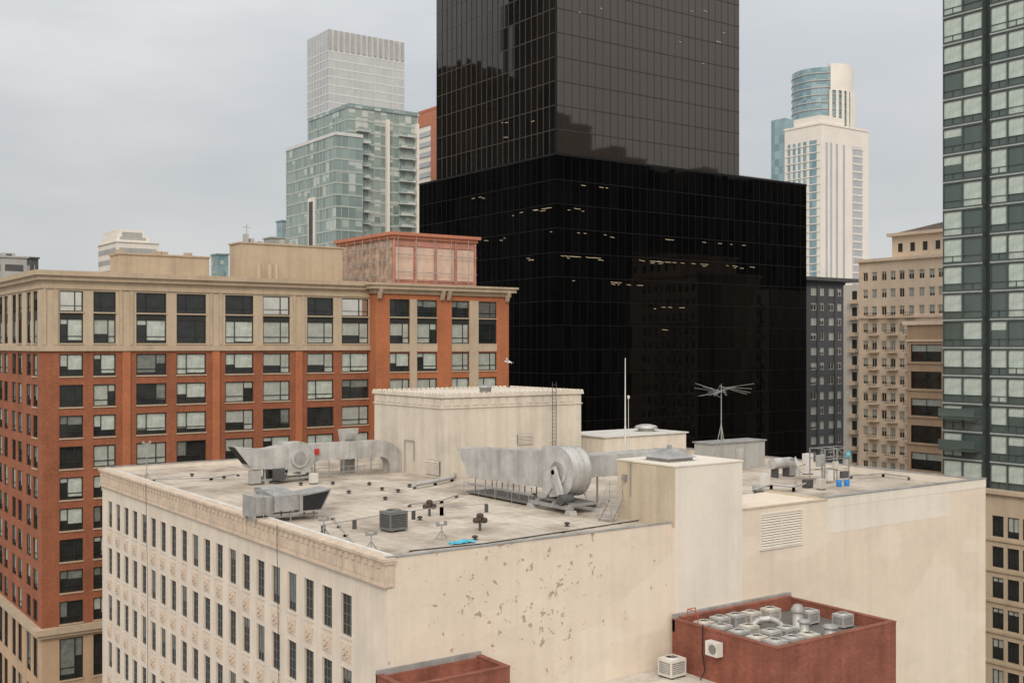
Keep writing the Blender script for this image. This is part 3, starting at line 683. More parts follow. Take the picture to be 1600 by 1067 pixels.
# right hand equipment cluster
x,y=onz(1222,745,ZR); r=thing('round_duct','fat pale round duct with elbow at the right of the roof','rooftop duct',(x,y,ZR))
f=MB(); f.cyl((-1.3,0,1.25),(1.0,0,1.25),.48,n=16); f.build('pipe',m_galv,r)
f=MB(); f.tube([(1.0,0,1.25),(1.5,0,1.1),(1.7,0,.6),(1.7,0,0)],.48,14); f.build('elbow',m_galv,r)
bx('stand',m_gdark,r,-1.0,-.9,-.4,.4,0,.85); bx('stand',m_gdark,r,.5,.6,-.4,.4,0,.85)
x,y=onz(1296,752,ZR); r=thing('steel_rack','open steel rack hung with small boxes at the right of the roof','rack',(x,y,ZR))
for sx in (-1.6,0,1.6):
    for sy in (-.8,.8):
        f=MB(); f.box(sx-.04,sx+.04,sy-.04,sy+.04,0,2.9); f.build('post',m_galv2,r)
f=MB()
for z in (1.0,2.0,2.85):
    for sy in (-.8,.8): f.box(-1.6,1.6,sy-.03,sy+.03,z,z+.06)
    for sx in (-1.6,0,1.6): f.box(sx-.028,sx+.028,-.77,.77,z+.061,z+.11)
f.tube([(-1.6,-.8,.1),(0,-.8,1.0)],.03); f.tube([(1.6,-.8,2.0),(0,-.8,2.85)],.03)
f.build('rails',m_galv2,r)
for (a,b,z,w,hh,mm) in ((-1.3,-.9,.2,.7,.9,m_white),(-.4,-.9,1.2,.5,.6,m_acw),(.6,-.9,.3,.8,.6,m_gdark),(1.0,-.9,1.4,.4,.5,m_lgrey),(-1.2,.2,1.3,.9,1.0,m_galv),(-.3,.1,.1,1.1,.9,m_galv2)):
    f=MB(); f.box(a,a+w,b,b+.3,z,z+hh); f.build('equipment_box',mm,r)
f=MB(); f.box(1.02,1.62,-.95,-.9,2.1,2.62); f.build('cyan_plate',m_cyan,r)
f=MB(); f.box(1.1,1.55,-.96,-.951,2.3,2.36); f.box(1.1,1.45,-.96,-.951,2.42,2.47); f.build('white_stripe',m_white,r)
for (px,py,lab) in ((1311,760,'blue plastic drum, left of the two by the steel rack'),(1323,759,'blue plastic drum, right of the two by the steel rack')):
    x,y=onz(px,py,ZR); r=thing('drum',lab,'drum',(x,y,ZR)); r.scale=(.8,.8,.75)
    f=MB(); f.lathe([(.01,0),(.27,0),(.29,.1),(.27,.22),(.29,.34),(.28,.62),(.24,.68),(.01,.68)]); f.build('barrel',m_blue,r)
    f=MB(); f.lathe([(.01,.69),(.2,.69),(.2,.73),(.01,.735)]); f.build('lid',m_blue,r)
x,y=onz(1243,757,ZR); r=thing('satellite_dish','white satellite dish on a short post facing away','dish',(x,y,ZR),.6)
f=MB(); f.cyl((0,0,0),(0,0,1.6),.05,n=8); f.build('post',m_galv2,r)
f=MB(); T=Matrix.Translation((0,0,1.75))@Matrix.Rotation(math.radians(70),4,'X'); d=MB(); d.lathe([(.02,0),(.25,.03),(.5,.12),(.6,.18),(.58,.2),(.48,.14),(.02,.02)],n=18); f.merge(d,T,0); f.build('reflector',m_white,r)
f=MB(); f.tube([(0,-.1,1.5),(0,-.75,1.7)],.02); f.box(-.05,.05,-.8,-.7,1.66,1.78); f.build('feed_arm',m_gdark,r)
for (px,py,w,h,mm,lab) in ((1195,760,.6,1.1,m_white,'narrow white cabinet at the foot of the grey cabin'),(1262,762,.7,.7,m_gdark,'small dark cabinet in front of the satellite dish'),(1283,765,.5,.9,m_acw,'small cream cabinet left of the blue drums'),(1185,768,.8,.5,m_lgrey,'low grey cabinet beside the pale shaft top'),(1235,744,.9,1.6,m_galv2,'tall grey cabinet behind the satellite dish'),(1262,741,.8,1.9,m_white,'tall white cabinet left of the steel rack'),(398,757,.9,1.2,m_lgrey,'grey cabinet beneath the flared end of the left fan'),(490,756,.6,.9,m_white,'narrow white cabinet right of the left drum fan'),(405,800,.6,1.0,m_galv2,'small grey cabinet behind the tilted intake hood')):
    x,y=onz(px,py,ZR); r=thing('equipment_cabinet',lab,'cabinet',(x,y,ZR))
    f=MB(); f.box(-w/2,w/2,-.3,.3,.1,h); f.build('casing',mm,r); f=MB(); f.box(-w/2+.05,w/2-.05,-.33,-.3,.15,h-.06); f.build('door',mm,r)
    f=MB(); f.box(-w/2,w/2,-.25,.25,0,.1); f.build('plinth',m_gdark,r)

# ================================================================ BRICK ANNEXES (front)
AZ=32.5
def annex(root,x0,x1,y0,y1,z1,zr,t=.35):
    f=MB(); f.box(x0,x1,y0,y0+t,0,z1); f.box(x0,x0+t,y0+t,y1,0,z1); f.box(x1-t,x1,y0+t,y1,0,z1)
    f.build('brick_wall',m_bred,root)
    f=MB(); f.box(x0-.03,x1+.03,y0-.03,y0+t+.03,z1,z1+.06); f.box(x0-.03,x0+t+.03,y0+t+.03,y1,z1,z1+.06); f.box(x1-t-.03,x1+.03,y0+t+.03,y1,z1,z1+.06)
    f.build('coping',m_bred,root)
    f=MB(); f.quad((x0+t,y0+t,zr),(x1-t,y0+t,zr),(x1-t,y1,zr),(x0+t,y1,zr)); f.build('flat_roof',m_low if zr<31.74 else m_coil,root)
ax0=xat(1045,WY); ax1=xat(1400,43.7); AR=31.75
an=thing('brick_building','dark red brick block crowded with air conditioners against the cream wall','building',(ax0,43.7,0),local=False)
annex(an,ax0,ax1,43.7,WY-.31,AZ,AR)
f=MB(); f.box(ax0,ax1,WY-.55,WY-.31,AR,AZ+.35); f.build('rear_flashing',m_galv2,an)
f=MB(); f.box(ax0+.36,ax1-.36,WY-.9,WY-.56,AR,AZ+.2); f.build('rear_parapet',m_bred,an)
f=MB(); 
for (a,b) in ((ax0+.5,WY-1.2),(ax0+.5,WY-2.1),(ax0+1.2,WY-1.2)): f.tube([(a,b,AZ-.75),(a,b,AZ+.75)],.035)
f.tube([(ax0+.5,WY-2.1,AZ+.75),(ax0+.5,WY-1.2,AZ+.75),(ax0+1.2,WY-1.2,AZ+.75)],.035); f.build('pipe_rail',m_redpipe,an)
bx0=xat(587,WY); bx1=xat(750,WY)
an2=thing('brick_building','low red brick block with parapet at the bottom foot of the cream corner','building',(bx0,49.8,0),local=False)
annex(an2,bx0,bx1,49.8,WY-.02,AZ,31.7,.3)
f=MB(); f.box(bx0,bx1,WY-.14,WY-.004,31.7,AZ+.25); f.build('rear_flashing',m_galv2,an2)
f=MB(); f.box(bx0+.32,bx1-.32,WY-.34,WY-.145,31.7,AZ-.05); f.build('rear_parapet',m_bred,an2)
lr=thing('low_roof_building','pale low flat roof squeezed between the two red brick blocks','building',(40,44,0),local=False)
f=MB(); f.box(44.2,ax0-.01,40,WY-.02,0,29.3); f.build('wall',m_cream2,lr)
f=MB(); f.box(44.1,ax0-.01,39.9,WY-.02,29.3,29.4); f.build('flat_roof',m_low,lr)
spots=[(1.05,6.9,1.05,'nearest the red pipe rail'),(2.5,6.95,1.02,'second along the back row'),(3.95,6.95,1.05,'third along the back row'),(5.4,6.95,1.05,'fourth along the back row'),(1.05,5.4,1.05,'fourth along the left wall from the near corner'),(1.05,3.95,1.05,'third along the left wall from the near corner'),(1.05,2.5,1.05,'second along the left wall from the near corner'),(1.05,1.05,1.08,'at the near inner corner'),(2.55,1.05,1.05,'second along the front wall'),(4.05,1.08,1.05,'third along the front wall'),(2.55,2.75,1.0,'in the inner row, nearer the front wall'),(4.05,2.8,1.0,'in the inner row, furthest from the left wall'),(2.6,4.6,1.0,'in the inner row, second from the back'),(8.6,4.9,1.1,'right of the domed ventilator'),(9.7,3.0,1.05,'closest to the right wall'),(7.2,6.9,1.05,'at the back, nearest the domed ventilator')]
for k,(dx,dy,w,lab) in enumerate(spots):
    condenser('condenser unit on the brick roof '+lab,'air conditioner',w,w*.88,(.72,.80,.76)[k%3],(ax0+dx,43.7+dy,AR),random.uniform(-.03,.03),mat=(m_acw,m_acg,m_galv)[k%3])
for (dx,dy,rr,hh,dome,lab) in ((5.8,2.9,.3,1.0,False,'short grey cylinder vent on the brick roof'),(7.2,4.6,.34,1.15,True,'domed grey ventilator on the brick roof'),(6.7,1.6,.38,.8,False,'squat wide grey vent before the domed ventilator')):
    r=thing('ventilator',lab,'roof vent',(ax0+dx,43.7+dy,AR))
    f=MB(); f.lathe([(rr+.1,0),(rr+.1,.1),(rr,.12),(rr,hh)]); f.build('drum',m_galv,r)
    f=MB(); f.lathe([(rr+.12,hh-.1),(rr+.14,hh),(rr*.8,hh+(.35 if dome else .08)),(.01,hh+(.42 if dome else .1))]); f.build('cap',m_galv2,r)
r=thing('silver_duct','shiny bent silver duct among the condensers on the brick roof','duct',(ax0+4.8,43.7+4.9,AR))
f=MB(); pts=[(-.9,.5,.5),(-.5,.4,.8),(.1,0,.85),(.5,-.3,.65),(.7,-.5,.35),(.72,-.55,0)]; f.tube(pts,.19,12); f.build('bent_pipe',m_galv,r)
for k,(dx,dy,l) in enumerate(((1.78,.5,5.5),(3.3,.5,4.8))):
    f=MB(); f.tube([(ax0+dx,43.7+dy+.3,AR+.12),(ax0+dx,43.7+dy+l,AR+.12),(ax0+dx+1.5,43.7+dy+l,AR+.12)],.06); f.build('refrigerant_pipe',m_galv2,an)
yw=yat(1122,ax0); zw=zat(1012,ax0,yw)
r=thing('wall_air_conditioner','cream split air conditioner hung on the red brick side wall','air conditioner',(ax0-.32,yw,zw-.45),-math.pi/2)
f=MB(); f.box(-.5,.5,-.28,.22,.05,.9); f.build('casing',m_white,r)
f=MB(); f.prism([(.1+.3*math.cos(t*.3927),.48+.3*math.sin(t*.3927)) for t in range(16)],'y',-.30,-.281); f.build('fan_grille',m_gdark,r)
f=MB(); 
for k in range(7): f.box(-.18,.38,-.32,-.301,.24+.08*k,.255+.08*k)
f.build('grille_bars',m_white,r)
for q in (-.4,.34):
    f=MB(); f.box(q,q+.06,-.28,.32,0,.05); f.build('bracket',m_gdark,r)
x,y=onz(1050,1056,29.4); condenser('boxy cream condenser standing on the low pale roof','air conditioner',1.35,1.15,1.05,(x,y,29.4),.05,mat=m_white,core=m_galv2)
x,y=onz(1088,1045,29.4); r=thing('silver_duct','small silver duct box beside the low roof condenser','duct',(x,y,29.4))
f=MB(); f.box(-.4,.4,-.4,.4,0,.5); f.build('box_base',m_galv,r); f=MB(); f.tube([(0,0,.5),(0,0,.75),(.35,-.1,.85),(.6,-.15,.6)],.22,10); f.build('bent_pipe',m_galv,r)
f=MB(); pts=[(ax0-.1,yw+1.2,zw+1.2),(ax0-.1,yw+1.25,zw-.5),(ax0-.12,yw+1.0,zw-1.6),(ax0-.5,yw+1.0,29.45)]; f.tube(pts,.04); f.build('wall_pipe',m_cable,an)

# ================================================================ LEFT BRICK AND TAN BUILDING
LX,LY=pd(65,112); LYE=LY+50; LZ=56.6; WYF=LY-1.5
lb=thing('brick_tan_building','wide orange brick apartment block with tan top floors and black window frames','building',(LX,LY,0),local=False)
pc=[(93,130),(146,181),(213,260),(276,322),(352,396),(411,453),(480,521),(534,576)]
cm=[(xat(a,LY),xat(b,LY)) for a,b in pc]
pw=[(609,640),(651,683),(706,733),(747,776)]
cw=[(xat(a,WYF),xat(b,WYF)) for a,b in pw]
LXW=xat(587,WYF); LX1=xat(795,WYF)
cl=[]
yy=LY+1.8
while yy<LYE-4:
    cl+= [(yy,yy+2.1),(yy+2.9,yy+5.0)]; yy+=7.0
top=[(50.25,52.75),(53.45,55.55)]
br=[(46.9-3.126*k,49.15-3.126*k) for k in range(9)]
lo=[(16.2,20.4),(11,15),(5.5,9.5)]
f=MB(); facade(f,'S',LY,LX,LXW,50.0,LZ,cm,[(50.25,55.55)],.3); facade(f,'W',LX,LY,LYE,50.0,LZ,cl,[(50.25,55.55)],.3); shell(f,LX,LX1,LY,LYE,21.6,LZ); f.build('tan_upper_wall',m_tan,lb)
f=MB(); facade(f,'S',LY,LX,LXW,21.7,49.45,cm,br,.3); facade(f,'W',LX,LY,LYE,21.7,49.45,cl,br,.3); f.build('brick_wall',m_borange,lb)
f=MB(); facade(f,'S',LY,LX,LXW,0,21.1,cm,lo,.3); facade(f,'W',LX,LY,LYE,0,21.1,cl,lo,.3); shell(f,LX,LX1,LY,LYE,0,21.6,False); f.build('base_wall',m_brn,lb)
f=MB(); facade(f,'S',WYF,LXW,LX1,0,LZ-.4,cw,[(50.25,55.55)]+br,.3)
f.quad((LXW,WYF,0),(LXW,LY,0),(LXW,LY,LZ-.4),(LXW,WYF,LZ-.4)); f.quad((LX1,WYF,0),(LX1,LY,0),(LX1,LY,LZ),(LX1,WYF,LZ)); f.build('brick_wing',m_borange2,lb)
for a,b in (((cw[0][1]),(cw[1][0])),(cw[2][1],cw[3][0])): bx('tan_mullion_pier',m_tan,lb,a,b,WYF-.12,WYF,21,55.6)
bx('tan_band',m_tan,lb,cw[0][0],cw[1][1],WYF-.10,WYF,49.3,50.1); bx('tan_band',m_tan,lb,cw[2][0],cw[3][1],WYF-.10,WYF,49.3,50.1)
f=MB(); f.box(LX-.25,LXW-.01,LY-.25,LY+.05,49.45,50.0); f.box(LX-.25,LX+.05,LY+.05,LYE,49.45,50.0); f.build('belt_course',m_tan2,lb)
f=MB(); f.box(LX-.15,LXW-.01,LY-.15,LY+.05,55.75,55.95); f.box(LX-.15,LX+.05,LY+.05,LYE,55.75,55.95); f.build('belt_course',m_tan2,lb)
f=MB(); f.box(LX-.7,LXW-.01,LY-.7,LY+.05,21.1,21.7); f.box(LX-.7,LX+.05,LY+.05,LYE,21.1,21.7); f.box(LX-.45,LXW-.01,LY-.45,LY+.05,20.75,21.1); f.box(LX-.45,LX+.05,LY+.05,LYE,20.75,21.1); f.build('lower_cornice',m_tan2,lb)
f=MB(); f.box(LX-.75,LXW-.6,LY-.75,LYE+.5,LZ+.45,LZ+.95); f.box(LX-.45,LXW-.6,LY-.45,LYE+.3,LZ,LZ+.45); f.build('cornice',m_tan2,lb)
f=MB(); f.box(LXW-.25,LX1+.25,WYF-.25,LYE,LZ-.4,LZ+.1); f.box(LXW-.8,LX1+.7,WYF-.75,LYE,LZ+.1,LZ+.55); f.box(LXW-1.0,LX1+.9,WYF-.95,LYE,LZ+.55,LZ+.8)
for x in (LXW+.1,cw[1][1]+.3,cw[2][0]-.9,LX1-.7): 
    f.prism([(WYF-.85,LZ+.1),(WYF-.25,LZ+.1),(WYF-.25,LZ-1.1),(WYF-.45,LZ-1.0)],'x',x,x+.45)
f.build('wing_cornice',m_tan2,lb)
for (a,b) in [(cm[k][1],cm[k+1][0]) for k in (1,3,5)]: 
    m_=(a+b)/2; bx('brick_pilaster',m_borange2,lb,m_-.42,m_+.42,LY-.14,LY,21.7,49.4)
for (a,b) in [(LX+.1,cm[0][0]-.2)]+[(cm[k][1],cm[k+1][0]) for k in (1,3,5)]:
    m_=(a+b)/2; 
    for s in (-.55,.55): bx('tan_pilaster',m_tan2,lb,m_+s-.16,m_+s+.16,LY-.13,LY,50.05,55.7)
wl=[]
for (cc,face,c) in ((cm,'S',LY),(cw,'S',WYF),(cl,'W',LX)):
    for a,b in cc:
        if face=='S': bx('spandrel_panel',m_frame,lb,a,b,c+.1,c+.26,52.75,53.45)
        else: bx('spandrel_panel',m_frame,lb,c+.1,c+.26,a,b,52.75,53.45)
        for k,(r0,r1) in enumerate(top):
            v=random.choice((8,2,13,8,13,9) if k else (0,1,4,2,5,11,12,15))
            wl.append((face,c,(a+b)/2,r0,b-a,r1-r0,'brick',v))
        for k,(r0,r1) in enumerate(br):
            px,py,D=proj(*( ((a+b)/2,c) if face=='S' else (c,(a+b)/2) ),r0)
            hid=.01 if (px>165 and py>770) else 1
            wl.append((face,c,(a+b)/2,r0,b-a,r1-r0,'brick',random.choice((0,1,2,3,4,5,6,1,9,10,11,12,12,14,15,11,0,13,15,5,1)),hid))
        if c!=WYF:
            for r0,r1 in lo: wl.append((face,c,(a+b)/2,r0,b-a,r1-r0,'brick',random.choice((2,7,3,6)),.5 if (a+b)/2<36 else .01))
SB={}
def sill_b(w):
    k=round(w,2)
    if k not in SB:
        q=MB(); q.box(-w/2-.05,w/2+.05,-.10,.16,-.14,-.002); SB[k]=q.mesh('sill',m_tan2)
    return SB[k]
add_windows(lb,wl,100,sill_b)
def rbox(label_name,px0,px1,py,y0,dp,mat,z0=57.0,cop=True):
    x0=xat(px0,y0); x1=xat(px1,y0); z=zat(py,x0,y0)
    f=MB(); f.box(x0,x1,y0,y0+dp,z0,z); o=f.build(label_name,mat,lb)
    if cop:
        f=MB(); f.box(x0-.15,x1+.15,y0-.15,y0+dp+.15,z,z+.18); f.build('coping',m_tan2,o)
    return x0,x1,z
rbox('roof_house',186,327,397,128,3.5,m_tan); a=rbox('roof_house',376,535,380,127,3.5,m_tan)
for px,hh in ((383,1.3),(392,.8),(405,.5),(440,.9),(452,.6)): x=xat(px,129); bx('rooftop_fitting',m_lgrey,lb,x-.25,x+.25,128.5,129.1,a[2],a[2]+hh)
x=xat(388,129); f=MB(); f.tube([(x,129.5,a[2]),(x,129.5,a[2]+2.6)],.05); f.tube([(x-.5,129.5,a[2]+2.2),(x+.5,129.5,a[2]+2.2)],.04); f.build('rooftop_aerial',m_lgrey,lb)
for px in (405,422,432): x=xat(px,125); f=MB(); f.cyl((x,125,57),(x,125,59.6),.28,n=10); f.build('vent_pipe',m_tan,lb)
zz=zat(397,xat(186,128),128)
for px in (192,252,262,300): x=xat(px,128); bx('rooftop_fitting',m_tan2,lb,x-.4,x+.4,129,129.8,zz,zz+.6)
y0=122.0; x0=xat(615,y0); x1=xat(742,y0); y1=yat(530,x0); z1=zat(366,x0,y0)
wp=thing('scaffolded_penthouse','faded red boarded penthouse under repair on top of the orange brick wing','penthouse',(x0,y0,57.3),local=False)
f=MB(); f.box(x0,x1,y0,y1,57.3,z1); f.build('boarded_wall',m_pink,wp)
f=MB(); f.box(x0-.6,x1+.6,y0-.6,y1+.6,z1-.1,z1+.28); f.box(x0-.3,x1+.3,y0-.3,y1+.3,z1-.5,z1-.1); f.build('cornice',m_org,wp)
f=MB(); f.quad((x0-.03,y0+.3,57.5),(x0-.03,y1,57.5),(x0-.03,y1,z1-.55),(x0-.03,y0+.3,z1-.55)); f.build('mottled_sheeting',m_mesh,wp)
w=(x1-x0)/4
for k in range(4):
    f=MB(); f.box(x0+w*k+.25,x0+w*(k+1)-.25,y0-.06,y0,58.3,z1-1.5); f.build('peach_board',m_peach,wp)
f=MB()
for k in range(5): f.box(x0+w*k-.1,x0+w*k+.1,y0-.16,y0-.062,57.3,z1-.5)
f.box(x0,x1,y0-.13,y0-.064,58.1,58.2); f.box(x0,x1,y0-.13,y0-.064,z1-1.4,z1-1.3); f.build('batten',m_pink,wp)
f=MB()
for yq in frange(y0+.6,y1-.2,2.2): f.tube([(x0-.5,yq,57.3),(x0-.5,yq,z1-.2)],.05)
for z in (58.8,60.6,62.4): f.tube([(x0-.5,y0+.4,z),(x0-.5,y1,z)],.05)
for xq in frange(x0+.4,x1-.2,2.6): f.tube([(xq,y0-.5,57.3),(xq,y0-.5,z1-.2)],.045)
for z in (59.2,61.4): f.tube([(x0,y0-.5,z),(x1,y0-.5,z)],.04)
f.build('scaffold',m_galv2,wp)

# ================================================================ BLACK TOWER
BX,BY=pd(868,175); BX1=xat(1260,BY); BY1=yat(655,BX); BZ=zat(242,BX,BY)
bt=thing('black_glass_tower','huge black glass office tower rising from a wider black podium','tower',(BX,BY,0),local=False)
# wound so that the pane normals point outward
f=MB(); f.quad((BX,BY,0),(BX1,BY,0),(BX1,BY,BZ),(BX,BY,BZ)); f.quad((BX,BY1,0),(BX,BY,0),(BX,BY,BZ),(BX,BY1,BZ)); f.quad((BX1,BY,0),(BX1,BY1,0),(BX1,BY1,BZ),(BX1,BY,BZ)); f.quad((BX1,BY1,0),(BX,BY1,0),(BX,BY1,BZ),(BX1,BY1,BZ)); f.quad((BX,BY,BZ),(BX1,BY,BZ),(BX1,BY1,BZ),(BX,BY1,BZ)); f.build('podium_glass',m_pod,bt)
vs=[BZ-3.8*i for i in range(1,20)]
f=MB(); grid(f,'S',BY,BX,BX1,0,BZ,frange(BX+1.6,BX1-.5,1.6),vs,.05,.05,.10,.04); f.build('podium_mullions',m_mulb,bt)
f=MB(); grid(f,'W',BX,BY,BY1,0,BZ,frange(BY+1.6,BY1-.5,1.6),vs,.06,.05,.10,.04); f.build('podium_mullions',m_mulb,bt)
f=MB(); f.box(BX-.06,BX1+.06,BY-.06,BY+.3,BZ,BZ+.35); f.box(BX-.06,BX+.3,BY+.3,BY1,BZ,BZ+.35); f.build('podium_parapet',m_mulb,bt)
TX0=BX+.35; TY0=BY+.35; TX1=xat(1155,TY0); TY1=yat(682,TX0); TZ=125
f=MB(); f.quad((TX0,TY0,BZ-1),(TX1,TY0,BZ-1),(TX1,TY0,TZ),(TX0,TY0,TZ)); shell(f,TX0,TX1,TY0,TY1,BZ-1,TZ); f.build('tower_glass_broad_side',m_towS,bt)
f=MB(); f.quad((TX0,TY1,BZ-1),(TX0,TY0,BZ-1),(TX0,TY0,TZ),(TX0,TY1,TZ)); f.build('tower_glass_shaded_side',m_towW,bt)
vt=[BZ+.3+3.8*i for i in range(1,12)]
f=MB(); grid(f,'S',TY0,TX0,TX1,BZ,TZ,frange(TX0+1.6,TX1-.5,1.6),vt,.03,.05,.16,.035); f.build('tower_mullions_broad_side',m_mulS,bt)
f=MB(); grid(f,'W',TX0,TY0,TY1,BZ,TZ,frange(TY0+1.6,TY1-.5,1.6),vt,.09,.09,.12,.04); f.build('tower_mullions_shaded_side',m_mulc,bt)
f=MB(); f.box(TX0-.1,TX0+.15,TY0-.1,TY0+.15,BZ,TZ); f.build('corner_post',m_mulb,bt)
f=MB(); f.box(TX1+1.5,BX1-2,BY+6,BY+14,BZ,BZ+1.8); f.build('podium_plant',m_lgrey,bt)
lm=[]
for L in (.5,.9,1.3):
    q=MB(); q.box(-L/2,L/2,-.02,0,-.035,.035); lm.append(q.mesh('ceiling_light',m_lit))
rl=random.Random(5)
def lamp(face,u,z,sl):
    k=round((BZ-z)/3.8-.15); z=BZ-3.8*k-.55-rl.choice((0,0,0,.3))
    o=bpy.data.objects.new('ceiling_light',rl.choice(lm)); C.objects.link(o); o.parent=bt
    if face=='S': o.location=Vector((u,BY-.06,z))-ORG[bt.name]; o.rotation_euler=(0,sl,0)
    else: o.location=Vector((BX-.06,u,z))-ORG[bt.name]; o.rotation_euler=(0,sl,-math.pi/2)
for (py,p0,p1,n) in ((296,905,960,3),(322,880,920,3),(352,895,960,4),(375,1040,1165,7),(402,875,960,13),(408,985,1110,18),(440,890,1000,8),(418,1120,1200,5),(472,1010,1100,4),(520,1000,1040,1)):
    for i in range(n):
        px=rl.uniform(p0,p1); x=xat(px,BY); lamp('S',x,zat(py,x,BY),rl.uniform(-.04,.12))
for (py,p0,p1,n) in ((300,740,765,3),(325,800,860,6),(345,815,862,5),(372,760,840,3),(402,800,855,3)):
    for i in range(n):
        px=rl.uniform(p0,p1); y=yat(px,BX); lamp('W',y,zat(py,BX,y),rl.uniform(-.05,.2))
def tlamp(px,py):
    x=xat(px,TY0); o=bpy.data.objects.new('ceiling_light',rl.choice(lm)); C.objects.link(o); o.parent=bt; o.location=Vector((x,TY0-.07,zat(py,x,TY0)))-ORG[bt.name]; o.rotation_euler=(0,rl.uniform(-.05,.15),0)
def tlampw(px,py):
    y=yat(px,TX0); o=bpy.data.objects.new('ceiling_light',rl.choice(lm)); C.objects.link(o); o.parent=bt; o.location=Vector((TX0-.07,y,zat(py,TX0,y)))-ORG[bt.name]; o.rotation_euler=(0,rl.uniform(-.05,.15),-math.pi/2)
for i in range(7): tlamp(rl.uniform(1060,1150),rl.choice((18,50,52,66,100)))
for i in range(2): tlamp(rl.uniform(890,960),rl.choice((14,62,20)))
for i in range(4): tlampw(rl.uniform(780,860),rl.choice((190,192,215,232)))
# ---- unseen office blocks, added and kept dark to shape the black glass reflections
m_r1=M('dark brown cladding',(.05,.042,.037),.8,var=.1,scale=.1); m_r2=M('dim masonry',(.065,.055,.046),.85,var=.1,scale=.1); m_r3=M('grey cladding',(.06,.058,.056),.8,var=.1,scale=.1)
def mirror(label,x0,x1,y0,y1,z,mat,side):
    r=thing('unseen_office_block',label,'building',(x0,y0,0),local=False)
    f=MB(); f.box(x0,x1,y0,y1,0,z); f.build('wall',mat,r)
    zz=z-2.5
    while zz>22:
        if side=='N': bx('window_band',m_dglass,r,x0+1,x1-1,y1,y1+.1,zz-1.9,zz)
        else: bx('window_band',m_dglass,r,x1,x1+.1,y0+1,y1-1,zz-1.9,zz)
        zz-=3.7
    f=MB(); f.box(x0-.3,x1+.3,y0-.3,y1+.3,z,z+1); f.build('parapet',mat,r)
    f=MB(); f.box(x0+(x1-x0)*.3,x0+(x1-x0)*.7,y0+4,y1-4,z+1,z+5); f.build('plant_room',mat,r)
for lab,x0,x1,z,mt in (('low grey office block mirrored leftmost in the black podium',226,254,106,m_r3),('dark stepped office block whose mirror image rises above the podium edge',255,277,134,m_r1),('dark office block mirrored right of the stepped silhouette',282,305,124,m_r1),('brown office block mirrored in the middle of the black podium',305.5,332,117,m_r2),('grey office block mirrored right of middle in the podium',333,362,121,m_r3),('dark brown office block mirrored near the right end of the podium',362.5,396,119,m_r1),('brown office block mirrored at the right end of the podium',396.5,445,128,m_r2)):
    mirror(lab,x0,x1,-92,-60+rl.uniform(-4,4),z,mt,'N')
for lab,y0,y1,z,mt in (('tall dark office block mirrored beside the tower corner',322,352,150,m_r1),('grey office block mirrored in the shaded tower side',353,374,205,m_r3),('dark brown tower mirrored in the middle of the shaded side',375,398,160,m_r1),('brown office block mirrored at the left of the shaded side',399,426,135,m_r2),('dark office block mirrored at the far left of the podium',427,470,175,m_r1)):
    mirror(lab,-95,-52+rl.uniform(-4,4),y0,y1,z,mt,'E')

# ================================================================ FAR LEFT TOWERS
gx0,gy0=pd(545,280); gx1=xat(653,gy0); gy1=yat(482,gx0); gz1=zat(168,gx0,gy0)
gt=thing('glass_apartment_tower','green glass apartment tower with thin pale balconies left of the black tower','tower',(gx0,gy0,0),local=False)
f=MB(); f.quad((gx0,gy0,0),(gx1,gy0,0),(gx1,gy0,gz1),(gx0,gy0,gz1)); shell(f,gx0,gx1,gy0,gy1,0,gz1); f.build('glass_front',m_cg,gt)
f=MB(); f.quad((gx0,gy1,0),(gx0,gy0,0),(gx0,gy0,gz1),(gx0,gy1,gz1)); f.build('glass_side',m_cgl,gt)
f=MB(); vs=[gz1-2.9*i for i in range(1,28)]
grid(f,'S',gy0,gx0,gx1,gz1-80,gz1,frange(gx0+1.8,gx1-.4,1.8),vs,.12,.12,.5,.1); f.build('mullions',m_cmul,gt)
f=MB(); grid(f,'W',gx0,gy0,gy1,gz1-80,gz1,frange(gy0+1.8,gy1-.4,1.8),vs,.1,.12,.4,.1); f.build('mullions',m_cmul,gt)
f=MB(); f.box(gx0-.2,gx1+.2,gy0-.3,gy0+.3,gz1,gz1+1.0); f.box(gx0-.2,gx0+.3,gy0+.3,gy1,gz1,gz1+1.0); f.build('crown',m_cgl,gt)
for px in (604,650):
    f=MB(); x=xat(px,gy0); f.box(x-.35,x+.35,gy0-1.1,gy0,gz1-80,gz1-2); f.build('white_column',m_wf,gt)
for v in vs[1:24]:
    for p0,p1 in ((556,576),(622,646)):
        a,b=xat(p0,gy0),xat(p1,gy0)
        f=MB(); f.box(a,b,gy0-1.3,gy0,v,v+.2); o=f.build('balcony',m_fmul,gt); f=MB(); f.box(a,b,gy0-1.3,gy0-1.25,v+.2,v+1.0); f.build('glass_guard',m_cg,o)
hx=xat(525,248); hy1=yat(447,hx); hz=zat(211,hx,248)
f=MB(); f.box(hx,gx0+2,248,hy1,0,hz); f.build('lower_wing',m_cgl,gt)
f=MB(); vs2=[hz-2.9*i for i in range(1,28)]; grid(f,'W',hx,248,hy1,hz-80,hz,frange(249.8,hy1-.5,1.8),vs2,.1,.12,.4,.1); grid(f,'S',248,hx,gx0+2,hz-80,hz,[hx+1.5,hx+3.4],vs2,.1,.12,.4,.1); f.build('wing_mullions',m_cmul,gt)
f=MB(); yq=yat(488,hx); f.box(hx-.4,hx,yq-1.8,yq+1.8,hz-60,hz-14); f.build('white_frame',m_wf,gt); f=MB(); f.box(hx-.5,hx-.41,yq-1.1,yq+1.1,hz-60,hz-15); f.build('recess',m_gdark,gt)
f=MB(); f.box(hx-.2,gx0+2,247.8,248.3,hz,hz+.8); f.box(hx-.2,hx+.3,248.3,hy1,hz,hz+.8); f.build('wing_crown',m_fmul,gt)

